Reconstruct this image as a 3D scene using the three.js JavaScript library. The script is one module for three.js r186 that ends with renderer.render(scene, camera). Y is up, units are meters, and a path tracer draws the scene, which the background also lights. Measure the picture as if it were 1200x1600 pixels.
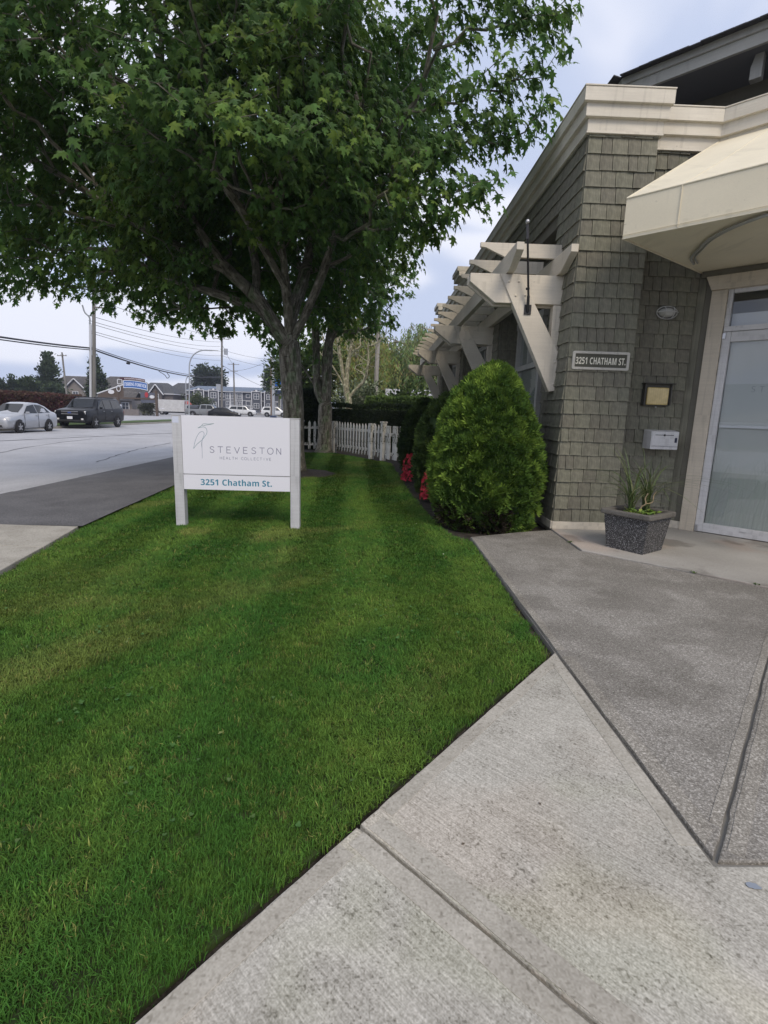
import * as THREE from 'three';
import { mergeGeometries } from 'three/addons/utils/BufferGeometryUtils.js';
import { RoundedBoxGeometry } from 'three/addons/geometries/RoundedBoxGeometry.js';

// ---------------------------------------------------------------- camera, sky, sun, exposure
const scene = new THREE.Scene();
const camera = new THREE.PerspectiveCamera(89.57, 768 / 1024, 0.05, 2500);
camera.position.set(0, 1.2, 0);
camera.quaternion.setFromRotationMatrix(new THREE.Matrix4().makeBasis(
  new THREE.Vector3(0.99943142, 0.03038286, 0.01461888),
  new THREE.Vector3(-0.02707989, 0.98163688, -0.18882721),
  new THREE.Vector3(-0.02008754, 0.18832397, 0.98190151)));
scene.add(camera);
const renderer = new THREE.WebGLRenderer({ antialias: true });
renderer.toneMapping = THREE.LinearToneMapping;
renderer.toneMappingExposure = 1.24;
renderer.shadowMap.enabled = true;

function rng(seed) { let a = seed >>> 0; return () => { a |= 0; a = a + 0x6D2B79F5 | 0; let t = Math.imul(a ^ a >>> 15, 1 | a); t = t + Math.imul(t ^ t >>> 7, 61 | t) ^ t; return ((t ^ t >>> 14) >>> 0) / 4294967296; }; }
const clamp = (x, a = 0, b = 1) => Math.min(b, Math.max(a, x));
const lerp = (a, b, t) => a + (b - a) * t;
const sstep = (a, b, x) => { const t = clamp((x - a) / (b - a)); return t * t * (3 - 2 * t); };
function hash(x, y, s) { let h = Math.imul(x, 374761393) + Math.imul(y, 668265263) + Math.imul(s, 974634777); h = Math.imul(h ^ h >>> 13, 1274126177); return ((h ^ h >>> 16) >>> 0) / 4294967296; }
function vnoise(x, y, s = 0, px = 0, py = px) {
  let xi = Math.floor(x), yi = Math.floor(y); const fx = x - xi, fy = y - yi;
  const u = fx * fx * (3 - 2 * fx), v = fy * fy * (3 - 2 * fy);
  let x1 = xi + 1, y1 = yi + 1;
  if (px) { xi = ((xi % px) + px) % px; x1 = ((x1 % px) + px) % px; }
  if (py) { yi = ((yi % py) + py) % py; y1 = ((y1 % py) + py) % py; }
  return lerp(lerp(hash(xi, yi, s), hash(x1, yi, s), u), lerp(hash(xi, y1, s), hash(x1, y1, s), u), v);
}
function fbm(x, y, o = 4, s = 0, p = 0) { let a = 0, w = 0.5, t = 0; for (let i = 0; i < o; i++) { a += w * vnoise(x, y, s + i * 17, p); t += w; x *= 2; y *= 2; p *= 2; w *= 0.5; } return a / t; }

// overcast sky, thin lilac-white cloud with greyer and bluer patches
{
  const W = 1024, H = 512, d = new Float32Array(W * H * 4);
  for (let j = 0; j < H; j++) for (let i = 0; i < W; i++) {
    const v = (j + 0.5) / H, u = (i + 0.5) / W, el = (v - 0.5) * Math.PI, az = (u - 0.5) * 2 * Math.PI;
    const y = Math.sin(el), x = Math.cos(el) * Math.cos(az), z = Math.cos(el) * Math.sin(az);
    const k = 1 / (Math.max(y, 0) + 0.22), cx = x * k + 7.3, cz = z * k * 1.3 + 2.1;
    const wx = fbm(cx * 1.1 + 4, cz * 1.1, 3, 71) * 1.6, c = fbm(cx * 1.5 + wx, cz * 1.5 - wx, 5, 3), c2 = fbm(cx * 0.8 + 11, cz * 0.8 + wx * 0.5, 4, 29);
    const grey = sstep(0.42, 0.62, c), blue = sstep(0.54, 0.66, c2) * (1 - grey * 0.6);
    let r = lerp(0.715, 0.47, grey), g = lerp(0.74, 0.535, grey), b = lerp(0.84, 0.705, grey);
    r = lerp(r, 0.36, blue * 0.6); g = lerp(g, 0.53, blue * 0.6); b = lerp(b, 0.92, blue * 0.6);
    const o = (j * W + i) * 4; d[o] = r; d[o + 1] = g; d[o + 2] = b; d[o + 3] = 1;
    if (y < 0) { const t = sstep(0, -0.08, y); d[o] = lerp(d[o], 0.30, t); d[o + 1] = lerp(d[o + 1], 0.31, t); d[o + 2] = lerp(d[o + 2], 0.31, t); }
  }
  const t = new THREE.DataTexture(d, W, H, THREE.RGBAFormat, THREE.FloatType);
  t.mapping = THREE.EquirectangularReflectionMapping; t.magFilter = t.minFilter = THREE.LinearFilter; t.wrapS = THREE.RepeatWrapping; t.needsUpdate = true;
  scene.background = t; scene.environment = t;
}
const sun = new THREE.DirectionalLight(0xfff0da, 1.5);
sun.position.set(9, 26, 17); sun.target.position.set(0, 0, -6); scene.add(sun, sun.target);
sun.castShadow = true; sun.shadow.radius = 40; sun.shadow.mapSize.set(2048, 2048);
Object.assign(sun.shadow.camera, { left: -40, right: 40, top: 40, bottom: -40, near: 1, far: 120 });
scene.fog = new THREE.FogExp2(0xc9d0e2, 0.0006);

// ---------------------------------------------------------------- helpers
const V = (x, y, z) => new THREE.Vector3(x, y, z);
const taken = {};
function numbered(n) { const k = taken[n] = (taken[n] ?? -1) + 1; return k ? n + '_' + String(k).padStart(3, '0') : n; }
function tag(o, label, category, group, kind) { if (label) o.userData.label = label; if (category) o.userData.category = category; if (group) o.userData.group = group; if (kind) o.userData.kind = kind; return o; }
function mesh(name, geo, mat, parent = scene) {
  const m = new THREE.Mesh(geo, mat); m.name = parent === scene ? numbered(name) : name; m.castShadow = m.receiveShadow = true; parent.add(m); return m;
}
function thing(name, label, category, pos = [0, 0, 0], turn = 0, group) {
  const o = new THREE.Group(); o.name = numbered(name); scene.add(o); o.position.set(...pos); o.rotation.y = turn; return tag(o, label, category, group);
}
function struct(name, geo, mat) { return tag(mesh(name, geo, mat), null, null, null, 'structure'); }
function copyOf(o, label, pos, turn = 0, scale = 1) {
  const c = o.clone(); c.name = numbered(o.name.replace(/_\d{3}$/, '')); scene.add(c); c.userData = { ...o.userData, label }; c.position.set(...pos); c.rotation.y = turn;
  if (Array.isArray(scale)) c.scale.set(...scale); else c.scale.setScalar(scale); return c;
}
// uv in metres from the face direction
function triUV(g, s = 1) {
  if (g.index) g = g.toNonIndexed();
  if (!g.attributes.normal) g.computeVertexNormals();
  const p = g.attributes.position, n = g.attributes.normal, uv = new Float32Array(p.count * 2);
  for (let i = 0; i < p.count; i++) {
    const f = i - i % 3; let ax = 0, ay = 0, az = 0; for (let k = 0; k < 3; k++) { ax += n.getX(f + k); ay += n.getY(f + k); az += n.getZ(f + k); }
    ax = Math.abs(ax); ay = Math.abs(ay); az = Math.abs(az);
    const x = p.getX(i), y = p.getY(i), z = p.getZ(i);
    const q = ay >= ax && ay >= az ? [x, -z] : ax >= az ? [z, y] : [x, y];
    uv[i * 2] = q[0] * s; uv[i * 2 + 1] = q[1] * s;
  }
  g.setAttribute('uv', new THREE.BufferAttribute(uv, 2)); return g;
}
function clean(g) { if (g.index) g = g.toNonIndexed(); for (const k of Object.keys(g.attributes)) if (!['position', 'normal', 'uv'].includes(k)) g.deleteAttribute(k); g.morphAttributes = {}; if (!g.attributes.uv) triUV(g); return g; }
const merge = list => list.length === 1 ? clean(list[0]) : mergeGeometries(list.map(clean), false);
function bx(w, h, d, x, y, z, ry = 0, r = 0) { // box, centre x z, base y
  let g = r ? new RoundedBoxGeometry(w, h, d, 1, r) : new THREE.BoxGeometry(w, h, d);
  g = triUV(g); if (ry) g.rotateY(ry); g.translate(x, y + h / 2, z); return g;
}
function cyl(r0, r1, h, x, y, z, seg = 12, open = false) { const g = new THREE.CylinderGeometry(r1, r0, h, seg, 1, open); g.translate(x, y + h / 2, z); return clean(g); }
function tube(pts, r, seg = 6, n = 0, closed = false) {
  const c = new THREE.CatmullRomCurve3(pts.map(p => p.isVector3 ? p : V(...p)), closed); return clean(new THREE.TubeGeometry(c, n || Math.max(2, pts.length * 4), r, seg, closed));
}
function rod(a, b, r0, r1 = r0, seg = 8) { a = a.isVector3 ? a : V(...a); b = b.isVector3 ? b : V(...b); const d = b.clone().sub(a), g = new THREE.CylinderGeometry(r1, r0, d.length(), seg); g.applyQuaternion(new THREE.Quaternion().setFromUnitVectors(V(0, 1, 0), d.clone().normalize())); g.translate((a.x + b.x) / 2, (a.y + b.y) / 2, (a.z + b.z) / 2); return clean(g); }
function slab(pts, y0, y1, bevel = 0.006) { // polygon in x z, extruded up
  const s = new THREE.Shape(pts.map(p => new THREE.Vector2(p[0], -p[1])));
  const b = bevel, g = new THREE.ExtrudeGeometry(s, { depth: y1 - y0 - 2 * b, bevelEnabled: b > 0, bevelThickness: b, bevelSize: b, bevelOffset: -b, bevelSegments: 2 });
  g.rotateX(-Math.PI / 2); g.translate(0, y0 + b, 0); return triUV(g);
}
function prismZ(pts, z0, z1, bevel = 0) { // polygon in x y, extruded along z
  const s = new THREE.Shape(pts.map(p => new THREE.Vector2(p[0], p[1]))), b = bevel;
  const g = new THREE.ExtrudeGeometry(s, { depth: Math.abs(z1 - z0) - 2 * b, bevelEnabled: b > 0, bevelThickness: b, bevelSize: b, bevelOffset: -b, bevelSegments: 1 });
  g.translate(0, 0, Math.min(z0, z1) + b); return triUV(g);
}
function quad(a, b, c, d) { const g = new THREE.BufferGeometry(); g.setAttribute('position', new THREE.Float32BufferAttribute([...a, ...b, ...c, ...a, ...c, ...d], 3)); g.setAttribute('uv', new THREE.Float32BufferAttribute([0, 0, 1, 0, 1, 1, 0, 0, 1, 1, 0, 1], 2)); g.computeVertexNormals(); return g; }
function grid(nx, nz, fn) { // fn(u,v) -> [x,y,z]; uv = x z
  const p = [], uv = [], id = []; for (let j = 0; j <= nz; j++) for (let i = 0; i <= nx; i++) { const q = fn(i / nx, j / nz); p.push(...q); uv.push(q[0], -q[2]); }
  for (let j = 0; j < nz; j++) for (let i = 0; i < nx; i++) { const a = j * (nx + 1) + i, b = a + 1, c = a + nx + 1, d = c + 1; id.push(a, b, d, a, d, c); }
  const g = new THREE.BufferGeometry(); g.setAttribute('position', new THREE.Float32BufferAttribute(p, 3)); g.setAttribute('uv', new THREE.Float32BufferAttribute(uv, 2)); g.setIndex(id); g.computeVertexNormals(); return clean(g);
}
// ---------------------------------------------------------------- textures
function tex(w, h, fn, metres = 1, srgb = true) {
  const d = new Uint8Array(w * h * 4);
  for (let j = 0; j < h; j++) for (let i = 0; i < w; i++) { const c = fn(i / w, j / h), o = (j * w + i) * 4; if (typeof c === 'number') d[o] = d[o + 1] = d[o + 2] = clamp(c) * 255; else { d[o] = clamp(c[0]) * 255; d[o + 1] = clamp(c[1]) * 255; d[o + 2] = clamp(c[2]) * 255; } d[o + 3] = 255; }
  const t = new THREE.DataTexture(d, w, h); t.wrapS = t.wrapT = THREE.RepeatWrapping; t.magFilter = THREE.LinearFilter; t.minFilter = THREE.LinearMipmapLinearFilter; t.generateMipmaps = true;
  if (srgb) t.colorSpace = THREE.SRGBColorSpace; t.repeat.set(1 / metres, 1 / metres); t.needsUpdate = true; return t;
}
const lin = (r, g, b) => new THREE.Color().setRGB(r, g, b);
function mat(o) { const c = o.c; const q = { roughness: 0.8, ...o }; delete q.c; if (c) q.color = lin(...c); return (q.transmission !== undefined || q.clearcoat !== undefined || q.sheen !== undefined || q.specularIntensity !== undefined) ? new THREE.MeshPhysicalMaterial(q) : new THREE.MeshStandardMaterial(q); }
const grey = (v, wr = 0, wb = 0) => [v + wr, v, v + wb];

// broom-finished concrete: streaks run along u after a 45 degree turn; dark specks and faint warm stains
const concreteMap = tex(2048, 2048, (u, v) => {
  const a = (u + v) * 3, b = (v - u) * 3; // metres, tile 3 m
  let s = 0.655 + (fbm(u * 10, v * 10, 4, 5, 10) - 0.5) * 0.09 + (vnoise(a * 190, b * 7, 9) - 0.5) * 0.05 + (vnoise(a * 360, b * 14, 12) - 0.5) * 0.08 + (vnoise(u * 1000, v * 1000, 3, 1000) - 0.5) * 0.15 + (vnoise(u * 560, v * 560, 23, 560) - 0.5) * 0.10;
  const lc = fbm(u * 30, v * 30, 3, 90, 30), sp = vnoise(u * 480, v * 480, 41, 480); s -= sstep(0.74, 0.92, sp) * 0.15 * sstep(0.38, 0.6, lc); s -= sstep(0.52, 0.70, lc) * 0.03;
  const bp = vnoise(u * 210, v * 210, 77, 210); s -= sstep(0.93, 0.97, bp) * 0.10;
  const w = fbm(u * 7, v * 7, 3, 61, 7), warm = sstep(0.5, 0.7, w) * 0.012, green = sstep(0.55, 0.75, fbm(u * 9, v * 9, 3, 19, 9)) * 0.01;
  return [s + 0.012 + warm, s - 0.003 + green * 0.6, s - 0.042 - warm * 0.5 - green];
}, 3);
const concreteBump = tex(1024, 1024, (u, v) => { const a = (u + v) * 3, b = (v - u) * 3; return 0.5 + (vnoise(a * 190, b * 7, 9) - 0.5) * 0.5 + (vnoise(a * 360, b * 14, 12) - 0.5) * 0.45 + (vnoise(u * 700, v * 700, 3, 700) - 0.5) * 0.3; }, 3, false);
const concrete = mat({ c: [1, 1, 1], map: concreteMap, bumpMap: concreteBump, bumpScale: 0.0012, roughness: 0.92 });
const edgeMap = tex(1024, 1024, (u, v) => { const s = 0.635 + (fbm(u * 16, v * 16, 4, 8, 16) - 0.5) * 0.13 + (vnoise(u * 500, v * 500, 2, 500) - 0.5) * 0.10 + (vnoise(u * 250, v * 250, 12, 250) - 0.5) * 0.05 - sstep(0.75, 0.95, vnoise(u * 230, v * 230, 5, 230)) * 0.1; return [s + 0.014, s - 0.006, s - 0.05]; }, 2);
const concreteEdge = mat({ c: [1, 1, 1], map: edgeMap, bumpMap: edgeMap, bumpScale: 0.001, roughness: 0.88 });
// worn exposed aggregate: dark fines with pale pebbles
const aggFn = (u, v) => {
  const big = fbm(u * 7, v * 7, 4, 15, 7), p1 = vnoise(u * 560, v * 560, 6, 560), p2 = vnoise(u * 900, v * 900, 31, 900), p3 = vnoise(u * 230, v * 230, 36, 230);
  const wear = sstep(0.40, 0.66, fbm(u * 14, v * 14, 4, 44, 14));
  return [big, p1, p2, p3, wear];
};
const aggMap = tex(2048, 2048, (u, v) => { const [big, p1, p2, p3, wear] = aggFn(u, v); let s = 0.462 + (big - 0.5) * 0.13 + sstep(0.6, 0.9, p1) * 0.10 * (0.5 + wear * 0.6) + sstep(0.6, 0.9, p2) * 0.14 - sstep(0.6, 0.9, 1 - p1) * 0.06 - sstep(0.6, 0.9, 1 - p2) * 0.07 + wear * 0.045 + (p3 > 0.95 ? 0.1 : 0); return [s + 0.014, s - 0.002, s - 0.03]; }, 3);
const aggBump = tex(1024, 1024, (u, v) => { const [, p1, p2] = aggFn(u, v); return 0.3 + p1 * 0.5 + p2 * 0.2; }, 3, false);
const aggregate = mat({ c: [1, 1, 1], map: aggMap, bumpMap: aggBump, bumpScale: 0.004, roughness: 0.9 });
const asphMap = tex(1024, 1024, (u, v) => { const s = 0.67 + (fbm(u * 8, v * 8, 5, 2, 8) - 0.5) * 0.09 + (vnoise(u * 512, v * 512, 7, 512) - 0.5) * 0.13; return [s, s, s + 0.006]; }, 6);
const asphalt = mat({ c: [0.95, 0.95, 0.96], map: asphMap, roughness: 0.85 });
const apronMap = tex(1024, 1024, (u, v) => { const s = 0.385 + (fbm(u * 10, v * 10, 4, 22, 10) - 0.5) * 0.10 + (vnoise(u * 512, v * 512, 27, 512) - 0.5) * 0.20 + (vnoise(u * 330, v * 330, 28, 330) > 0.93 ? 0.12 : 0); return [s + 0.004, s, s + 0.004]; }, 3);
const apronMat = mat({ c: [0.9, 0.9, 0.9], map: apronMap, bumpMap: apronMap, bumpScale: 0.006, roughness: 0.92 });
const soilMap = tex(512, 512, (u, v) => { const s = 0.17 + (fbm(u * 24, v * 24, 4, 4, 24) - 0.5) * 0.22 + (vnoise(u * 256, v * 256, 5, 256) - 0.5) * 0.1; return [s + 0.025, s, s - 0.03]; }, 1);
const soil = mat({ c: [1, 1, 1], map: soilMap, bumpMap: soilMap, bumpScale: 0.02, roughness: 1 });
const turfMap = tex(512, 512, (u, v) => { const s = (fbm(u * 30, v * 30, 4, 4, 30) - 0.5), t = vnoise(u * 200, v * 200, 3, 200) - 0.5; return [0.19 + s * 0.12 + t * 0.06, 0.25 + s * 0.16 + t * 0.08, 0.10 + s * 0.06]; }, 2);
const turf = mat({ c: [1, 1, 1], map: turfMap, roughness: 1 });
// sawn cedar shingles under olive-grey paint: vertical grain
const grainMap = tex(256, 256, (u, v) => { const s = 0.80 + (vnoise(u * 64, v * 4, 3, 64, 4) - 0.5) * 0.12 + (vnoise(u * 128, v * 6, 6, 128, 6) - 0.5) * 0.10 + (fbm(u * 5, v * 5, 3, 8, 5) - 0.5) * 0.24 - sstep(0.62, 0.8, fbm(u * 9, v * 3, 3, 91, 0)) * 0.06; return [s, s, s - 0.01]; }, 1);
const grainBump = tex(256, 256, (u, v) => 0.5 + (vnoise(u * 64, v * 4, 3, 64, 4) - 0.5) * 0.6 + (vnoise(u * 128, v * 6, 6, 128, 6) - 0.5) * 0.4, 1, false);
const shingleMats = [0.96, 1.0, 1.06, 0.91, 1.10, 1.02].map((k, i) => mat({ c: [0.312 * k, (0.296 + (i % 3) * 0.005) * k, 0.235 * k], map: grainMap, bumpMap: grainBump, bumpScale: 0.0018, roughness: 0.82 }));
// painted boards: faint roller texture, weather streaks
const paintMap = tex(512, 512, (u, v) => { let s = 0.92 + (fbm(u * 6, v * 6, 4, 51, 6) - 0.5) * 0.10 + (vnoise(u * 8, v * 130, 31, 8, 130) - 0.5) * 0.035 + (vnoise(u * 256, v * 256, 54, 256) - 0.5) * 0.025; const st = fbm(u * 40, v * 3, 3, 12, 0); s -= sstep(0.58, 0.8, st) * 0.055; if (vnoise(u * 90, v * 90, 58, 90) > 0.978) s -= 0.12; return [s, s - 0.004, s - 0.016]; }, 1.3);
const trim = mat({ c: [0.78, 0.72, 0.62], map: paintMap, roughness: 0.6 });
const corniceMat = mat({ c: [0.78, 0.735, 0.645], map: paintMap, roughness: 0.6 });
const boardOlive = mat({ c: [0.2, 0.19, 0.155], map: paintMap, roughness: 0.75 });
const jambMat = mat({ c: [0.74, 0.66, 0.54], map: paintMap, roughness: 0.6 });
const whiteMetal = mat({ c: [0.78, 0.78, 0.80], map: paintMap, roughness: 0.38 });
const greyFrame = mat({ c: [0.46, 0.46, 0.44], map: paintMap, roughness: 0.5 });
const blackMetal = mat({ c: [0.02, 0.02, 0.022], roughness: 0.45 });
const steel = mat({ c: [0.55, 0.55, 0.56], roughness: 0.35, metalness: 0.8 });
const galv = mat({ c: [0.42, 0.44, 0.47], roughness: 0.5, metalness: 0.35 });
const glass = mat({ c: [0.97, 0.98, 0.98], transmission: 1, thickness: 0, roughness: 0.02, ior: 1.5 });
const darkGlass = mat({ c: [0.015, 0.018, 0.02], roughness: 0.06 });
const roomDark = mat({ c: [0.05, 0.05, 0.05], roughness: 1 });
const woodPoleMap = tex(256, 512, (u, v) => { const s = 0.47 + (vnoise(u * 40, v * 4, 3, 40, 4) - 0.5) * 0.2 + (fbm(u * 4, v * 8, 3, 7, 0) - 0.5) * 0.1; return [s, s - 0.01, s - 0.03]; }, 1);
const woodPole = mat({ c: [1, 1, 1], map: woodPoleMap, roughness: 0.9 });
const palePole = mat({ c: [1.6, 1.55, 1.5], map: woodPoleMap, roughness: 0.9 });
const barkMap = tex(512, 512, (u, v) => { const r = vnoise(u * 22 + fbm(u * 6, v * 6, 3, 1, 6) * 3, v * 10, 3, 22, 10), l = vnoise(u * 10, v * 70, 8, 10, 70), s = 0.40 + (r - 0.5) * 0.22 + (fbm(u * 8, v * 8, 4, 6, 8) - 0.5) * 0.26 - sstep(0.75, 0.95, l) * 0.12; const m = sstep(0.55, 0.7, fbm(u * 5, v * 5, 3, 66, 5)) * 0.03; return [s - m, s + m * 0.5 - 0.012, s - 0.045 - m]; }, 1);
const bark = mat({ c: [1.5, 1.45, 1.38], map: barkMap, bumpMap: barkMap, bumpScale: 0.02, roughness: 0.95 });
// ---------------------------------------------------------------- ground, road, pavements
const gy = x => -0.33 * sstep(-3.2, -9, x);
struct('ground', grid(2, 2, (u, v) => [lerp(-900, 900, u), -0.42, lerp(300, -1500, v)]), mat({ c: [0.09, 0.105, 0.05], map: turfMap, roughness: 1 }));
struct('road', grid(60, 40, (u, v) => { const x = lerp(-5.3, -19.4, u), z = lerp(30, -330, Math.pow(v, 1.5)); return [x, gy(x) + 0.03 * Math.sin(Math.PI * u), z]; }), asphalt);
{ // darker asphalt apron between the lawn and the road
  const edge = z => z > -5.07 ? -2.93 : z > -7.73 ? lerp(-2.93, -3.12, (-5.07 - z) / 2.66) : lerp(-3.12, -3.6, clamp((-7.73 - z) / 10));
  struct('parking_apron', grid(14, 60, (u, v) => { const z = lerp(-5.085, -40, v * v), x = lerp(edge(z) + 0.02, -5.31 - 0.05 * fbm(z * 2, 1, 3), u); return [x, gy(x) - 0.004 + 0.006 * fbm(x * 2, z * 2, 2), z]; }), apronMat);
}
{ // sealed cracks and seams in the road
  const sealMat = mat({ c: [0.055, 0.055, 0.058], roughness: 0.8 }), r = rng(5);
  const lines = [[[-5.6, -6.4], [-8, -10.5], [-10.5, -14], [-12, -19], [-12.4, -23]], [[-7, -13], [-8.2, -18], [-8.6, -22]], [[-15.5, -16], [-14.2, -21], [-12.8, -26], [-11.4, -31], [-10, -36]], [[-15.8, -19], [-14.6, -23], [-13, -28.5]], [[-6.2, -16], [-9.5, -27], [-9.8, -45]]];
  lines.forEach((l, i) => {
    const c = new THREE.CatmullRomCurve3(l.map(([x, z]) => V(x, 0, z))), n = 60, w = i === 2 ? 0.16 : 0.035, roadY = x => gy(x) + 0.03 * Math.sin(Math.PI * (x + 5.3) / -14.1) + 0.006;
    const g = grid(1, n, (u, v) => { const p = c.getPoint(v), q = w * (0.4 + 1.2 * vnoise(v * 30, i, 4)), o = (vnoise(v * 25, i, 9) - 0.5) * 0.1, x = p.x + (u - 0.5) * q + o; return [x, roadY(x), p.z]; });
    struct('road_crack', g, sealMat);
  });
}
const e = [0.6446, -0.7648], jn = [0.7, 0.714], f2 = [-0.018, -1.328], J = [0.966, -2.495];
const walk = new THREE.Group(); walk.name = 'sidewalk'; walk.userData.kind = 'structure'; scene.add(walk);
mesh('joint_fill', slab([[0.99, -5.0], [0.975, -2.5], [-0.03, -1.31], [-1.7, 0.7], [-1, 2.5], [5.9, 2.5], [5.9, 0.6], [4.4, -2.2], [3.0, -3.6], [1.95, -4.6]], -0.09, -0.014, 0), mat({ c: [0.2, 0.19, 0.17], roughness: 1 }), walk);
// slab edges are never ruler-straight: split and nudge them by a few millimetres
function rough(pts, amp = 0.0028) { const o = []; pts.forEach((p, i) => { const q = pts[(i + 1) % pts.length], L = Math.hypot(q[0] - p[0], q[1] - p[1]), n = Math.max(1, Math.round(L / 0.035)); o.push(p); const nx = -(q[1] - p[1]) / L, nz = (q[0] - p[0]) / L; for (let k = 1; k < n; k++) { const t = k / n, x = lerp(p[0], q[0], t), z = lerp(p[1], q[1], t), d = (fbm(x * 9 + i * 7, z * 9, 3, 40) - 0.5) * 2 * amp + (vnoise(x * 40, z * 40, 4) > 0.86 ? (hash(k, i, 3) - 0.5) * amp * 1.6 : 0); o.push([x + nx * d, z + nz * d]); } }); return o; }
const sbl = (name, pts, y0, y1, m, b = 0.006) => mesh(name, slab(rough(pts, name === 'edge_band' ? 0.0035 : 0.0028), y0, y1, b), m, walk);
const along = (p, d, s, n = 0) => [p[0] + d[0] * s - d[1] * n, p[1] + d[1] * s + d[0] * n];
sbl('slab', [J, [f2[0] + 0.004, f2[1] - 0.004], [f2[0] + jn[0] * 2.6, f2[1] + jn[1] * 2.6 - 0.006], [3.7, 0.52], [3.7, -1.203], [0.966, -1.203]], -0.1, 0, concrete);
sbl('slab', [[f2[0] - 0.006, f2[1] + 0.008], [-1.75, 0.726], [-1.0, 2.6], [2.6, 2.6], [2.6, 1.36]], -0.1, 0, concrete);
sbl('slab', [[2.61, 1.36], [2.61, 2.6], [6, 2.6], [6, 0.53], [1.81, 0.53]], -0.1, 0, concrete);
function band(p, d, s0, s1, n0, n1, m = concreteEdge) { sbl('edge_band', [along(p, d, s0, n0), along(p, d, s1, n0), along(p, d, s1, n1), along(p, d, s0, n1)], -0.02, 0.0022, m, 0.001); }
band(f2, jn, 0.03, 2.5, -0.075, -0.010); band(f2, jn, 0.03, 2.5, 0.010, 0.070);
band(f2, e, 0.09, 1.40, 0.004, 0.055); band(f2, e, -2.2, -0.09, 0.006, 0.064);
sbl('edge_band', [[0.905, -2.40], [0.905, -1.27], [0.962, -1.27], [0.962, -2.44]], -0.02, 0.0022, concreteEdge, 0.001);
{ // left pavement by the road
  sbl('slab', [[-2.945, -5.075], [-2.80, -4.30], [-4.6, -4.30], [-4.6, -5.075]], -0.1, -0.002, concreteEdge);
  sbl('slab', [[-2.80, -4.292], [-2.655, -3.40], [-2.45, -2.2], [-4.6, -2.2], [-4.6, -4.292]], -0.1, -0.002, concreteEdge);
  sbl('slab', [[-2.45, -2.19], [-1.95, 0.72], [-4.6, 0.72], [-4.6, -2.19]], -0.1, -0.002, concreteEdge);
}
const path = new THREE.Group(); path.name = 'path'; path.userData.kind = 'structure'; scene.add(path);
const pth = (name, pts, y0, y1, m, b = 0.006) => mesh(name, slab(rough(pts, 0.0035), y0, y1, b), m, path);
pth('slab', [[0.983, -1.231], [3.030, -3.561], [1.925, -4.612], [1.943, -5.475], [1.55, -5.33], [0.985, -5.05]], -0.1, 0.0, aggregate);
pth('slab', [[0.992, -1.221], [3.033, -3.556], [4.5, -2.262], [4.5, -1.218]], -0.1, 0.0, aggregate);
{
  const wet = mat({ c: [1.12, 1.11, 1.08], map: aggMap, bumpMap: aggBump, bumpScale: 0.0015, roughness: 0.85 }), m = [0.660, -0.7512];
  const pb = (p, d, s0, s1, n0, n1) => pth('edge_band', [along(p, d, s0, n0), along(p, d, s1, n0), along(p, d, s1, n1), along(p, d, s0, n1)], -0.02, 0.0026, wet, 0.001);
  pb([0.995, -1.225], m, 0.14, 3.0, -0.045, -0.013); pb([0.995, -1.225], m, 0.05, 3.0, 0.013, 0.055);
  pth('edge_band', [[0.983, -2.45], [0.983, -1.27], [1.045, -1.33], [1.045, -2.45]], -0.02, 0.0026, wet, 0.001);
  pth('edge_band', [[0.99, -5.0], [0.983, -2.53], [1.03, -2.53], [1.035, -5.0]], -0.02, 0.0026, wet, 0.001);
}
const landMap = tex(1024, 1024, (u, v) => { const s = 0.65 + (fbm(u * 6, v * 6, 5, 80, 6) - 0.5) * 0.16 + (vnoise(u * 400, v * 400, 2, 400) - 0.5) * 0.05 - sstep(0.56, 0.74, fbm(u * 9, v * 9, 4, 33, 9)) * 0.13, w = sstep(0.5, 0.7, fbm(u * 5, v * 5, 3, 13, 5)) * 0.03; return [s + 0.01 + w, s - 0.004, s - 0.03 - w * 0.4]; }, 3);
const landing = struct('entrance_landing', slab([[1.952, -5.50], [1.938, -4.605], [3.04, -3.572], [4.52, -2.25], [6.4, -2.25], [6.4, -3.0], [3.39, -5.76], [2.63, -5.76], [2.63, -5.50]], -0.1, 0.012, 0.008), mat({ c: [0.95, 0.95, 0.95], map: landMap, bumpMap: landMap, bumpScale: 0.001, roughness: 0.85 }));
struct('soil_bed', slab([[-3.12, -5.2], [-1.75, 0.74], [0.98, -2.49], [1.5, -5.34], [2.27, -5.6], [2.27, -17], [-3.6, -17], [-3.16, -7.7]], -0.2, -0.045, 0), soil);
// far side of the road
struct('far_kerb', grid(1, 30, (u, v) => [lerp(-19.42, -19.62, u), -0.2, lerp(30, -330, v)]), concreteEdge);
mesh('kerb_face', grid(1, 30, (u, v) => [-19.41, lerp(-0.34, -0.2, u), lerp(30, -330, v)]), concreteEdge, scene.children[scene.children.length - 1]);
struct('grass_verge', grid(6, 60, (u, v) => { const x = lerp(-19.6, -22.4, u), z = lerp(20, -75, v); return [x, -0.195 + 0.05 * fbm(x * 2, z, 3), z]; }), mat({ c: [1.7, 1.75, 1.5], map: turfMap, roughness: 1 }));
struct('side_street', grid(4, 30, (u, v) => [lerp(-22.45, -48, u), -0.21, lerp(-44, -112, v)]), asphalt);
struct('car_park', grid(4, 20, (u, v) => [lerp(-17, -60, u), -0.2, lerp(-76, -124, v)]), mat({ c: [0.8, 0.8, 0.8], map: asphMap, roughness: 0.85 }));

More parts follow.
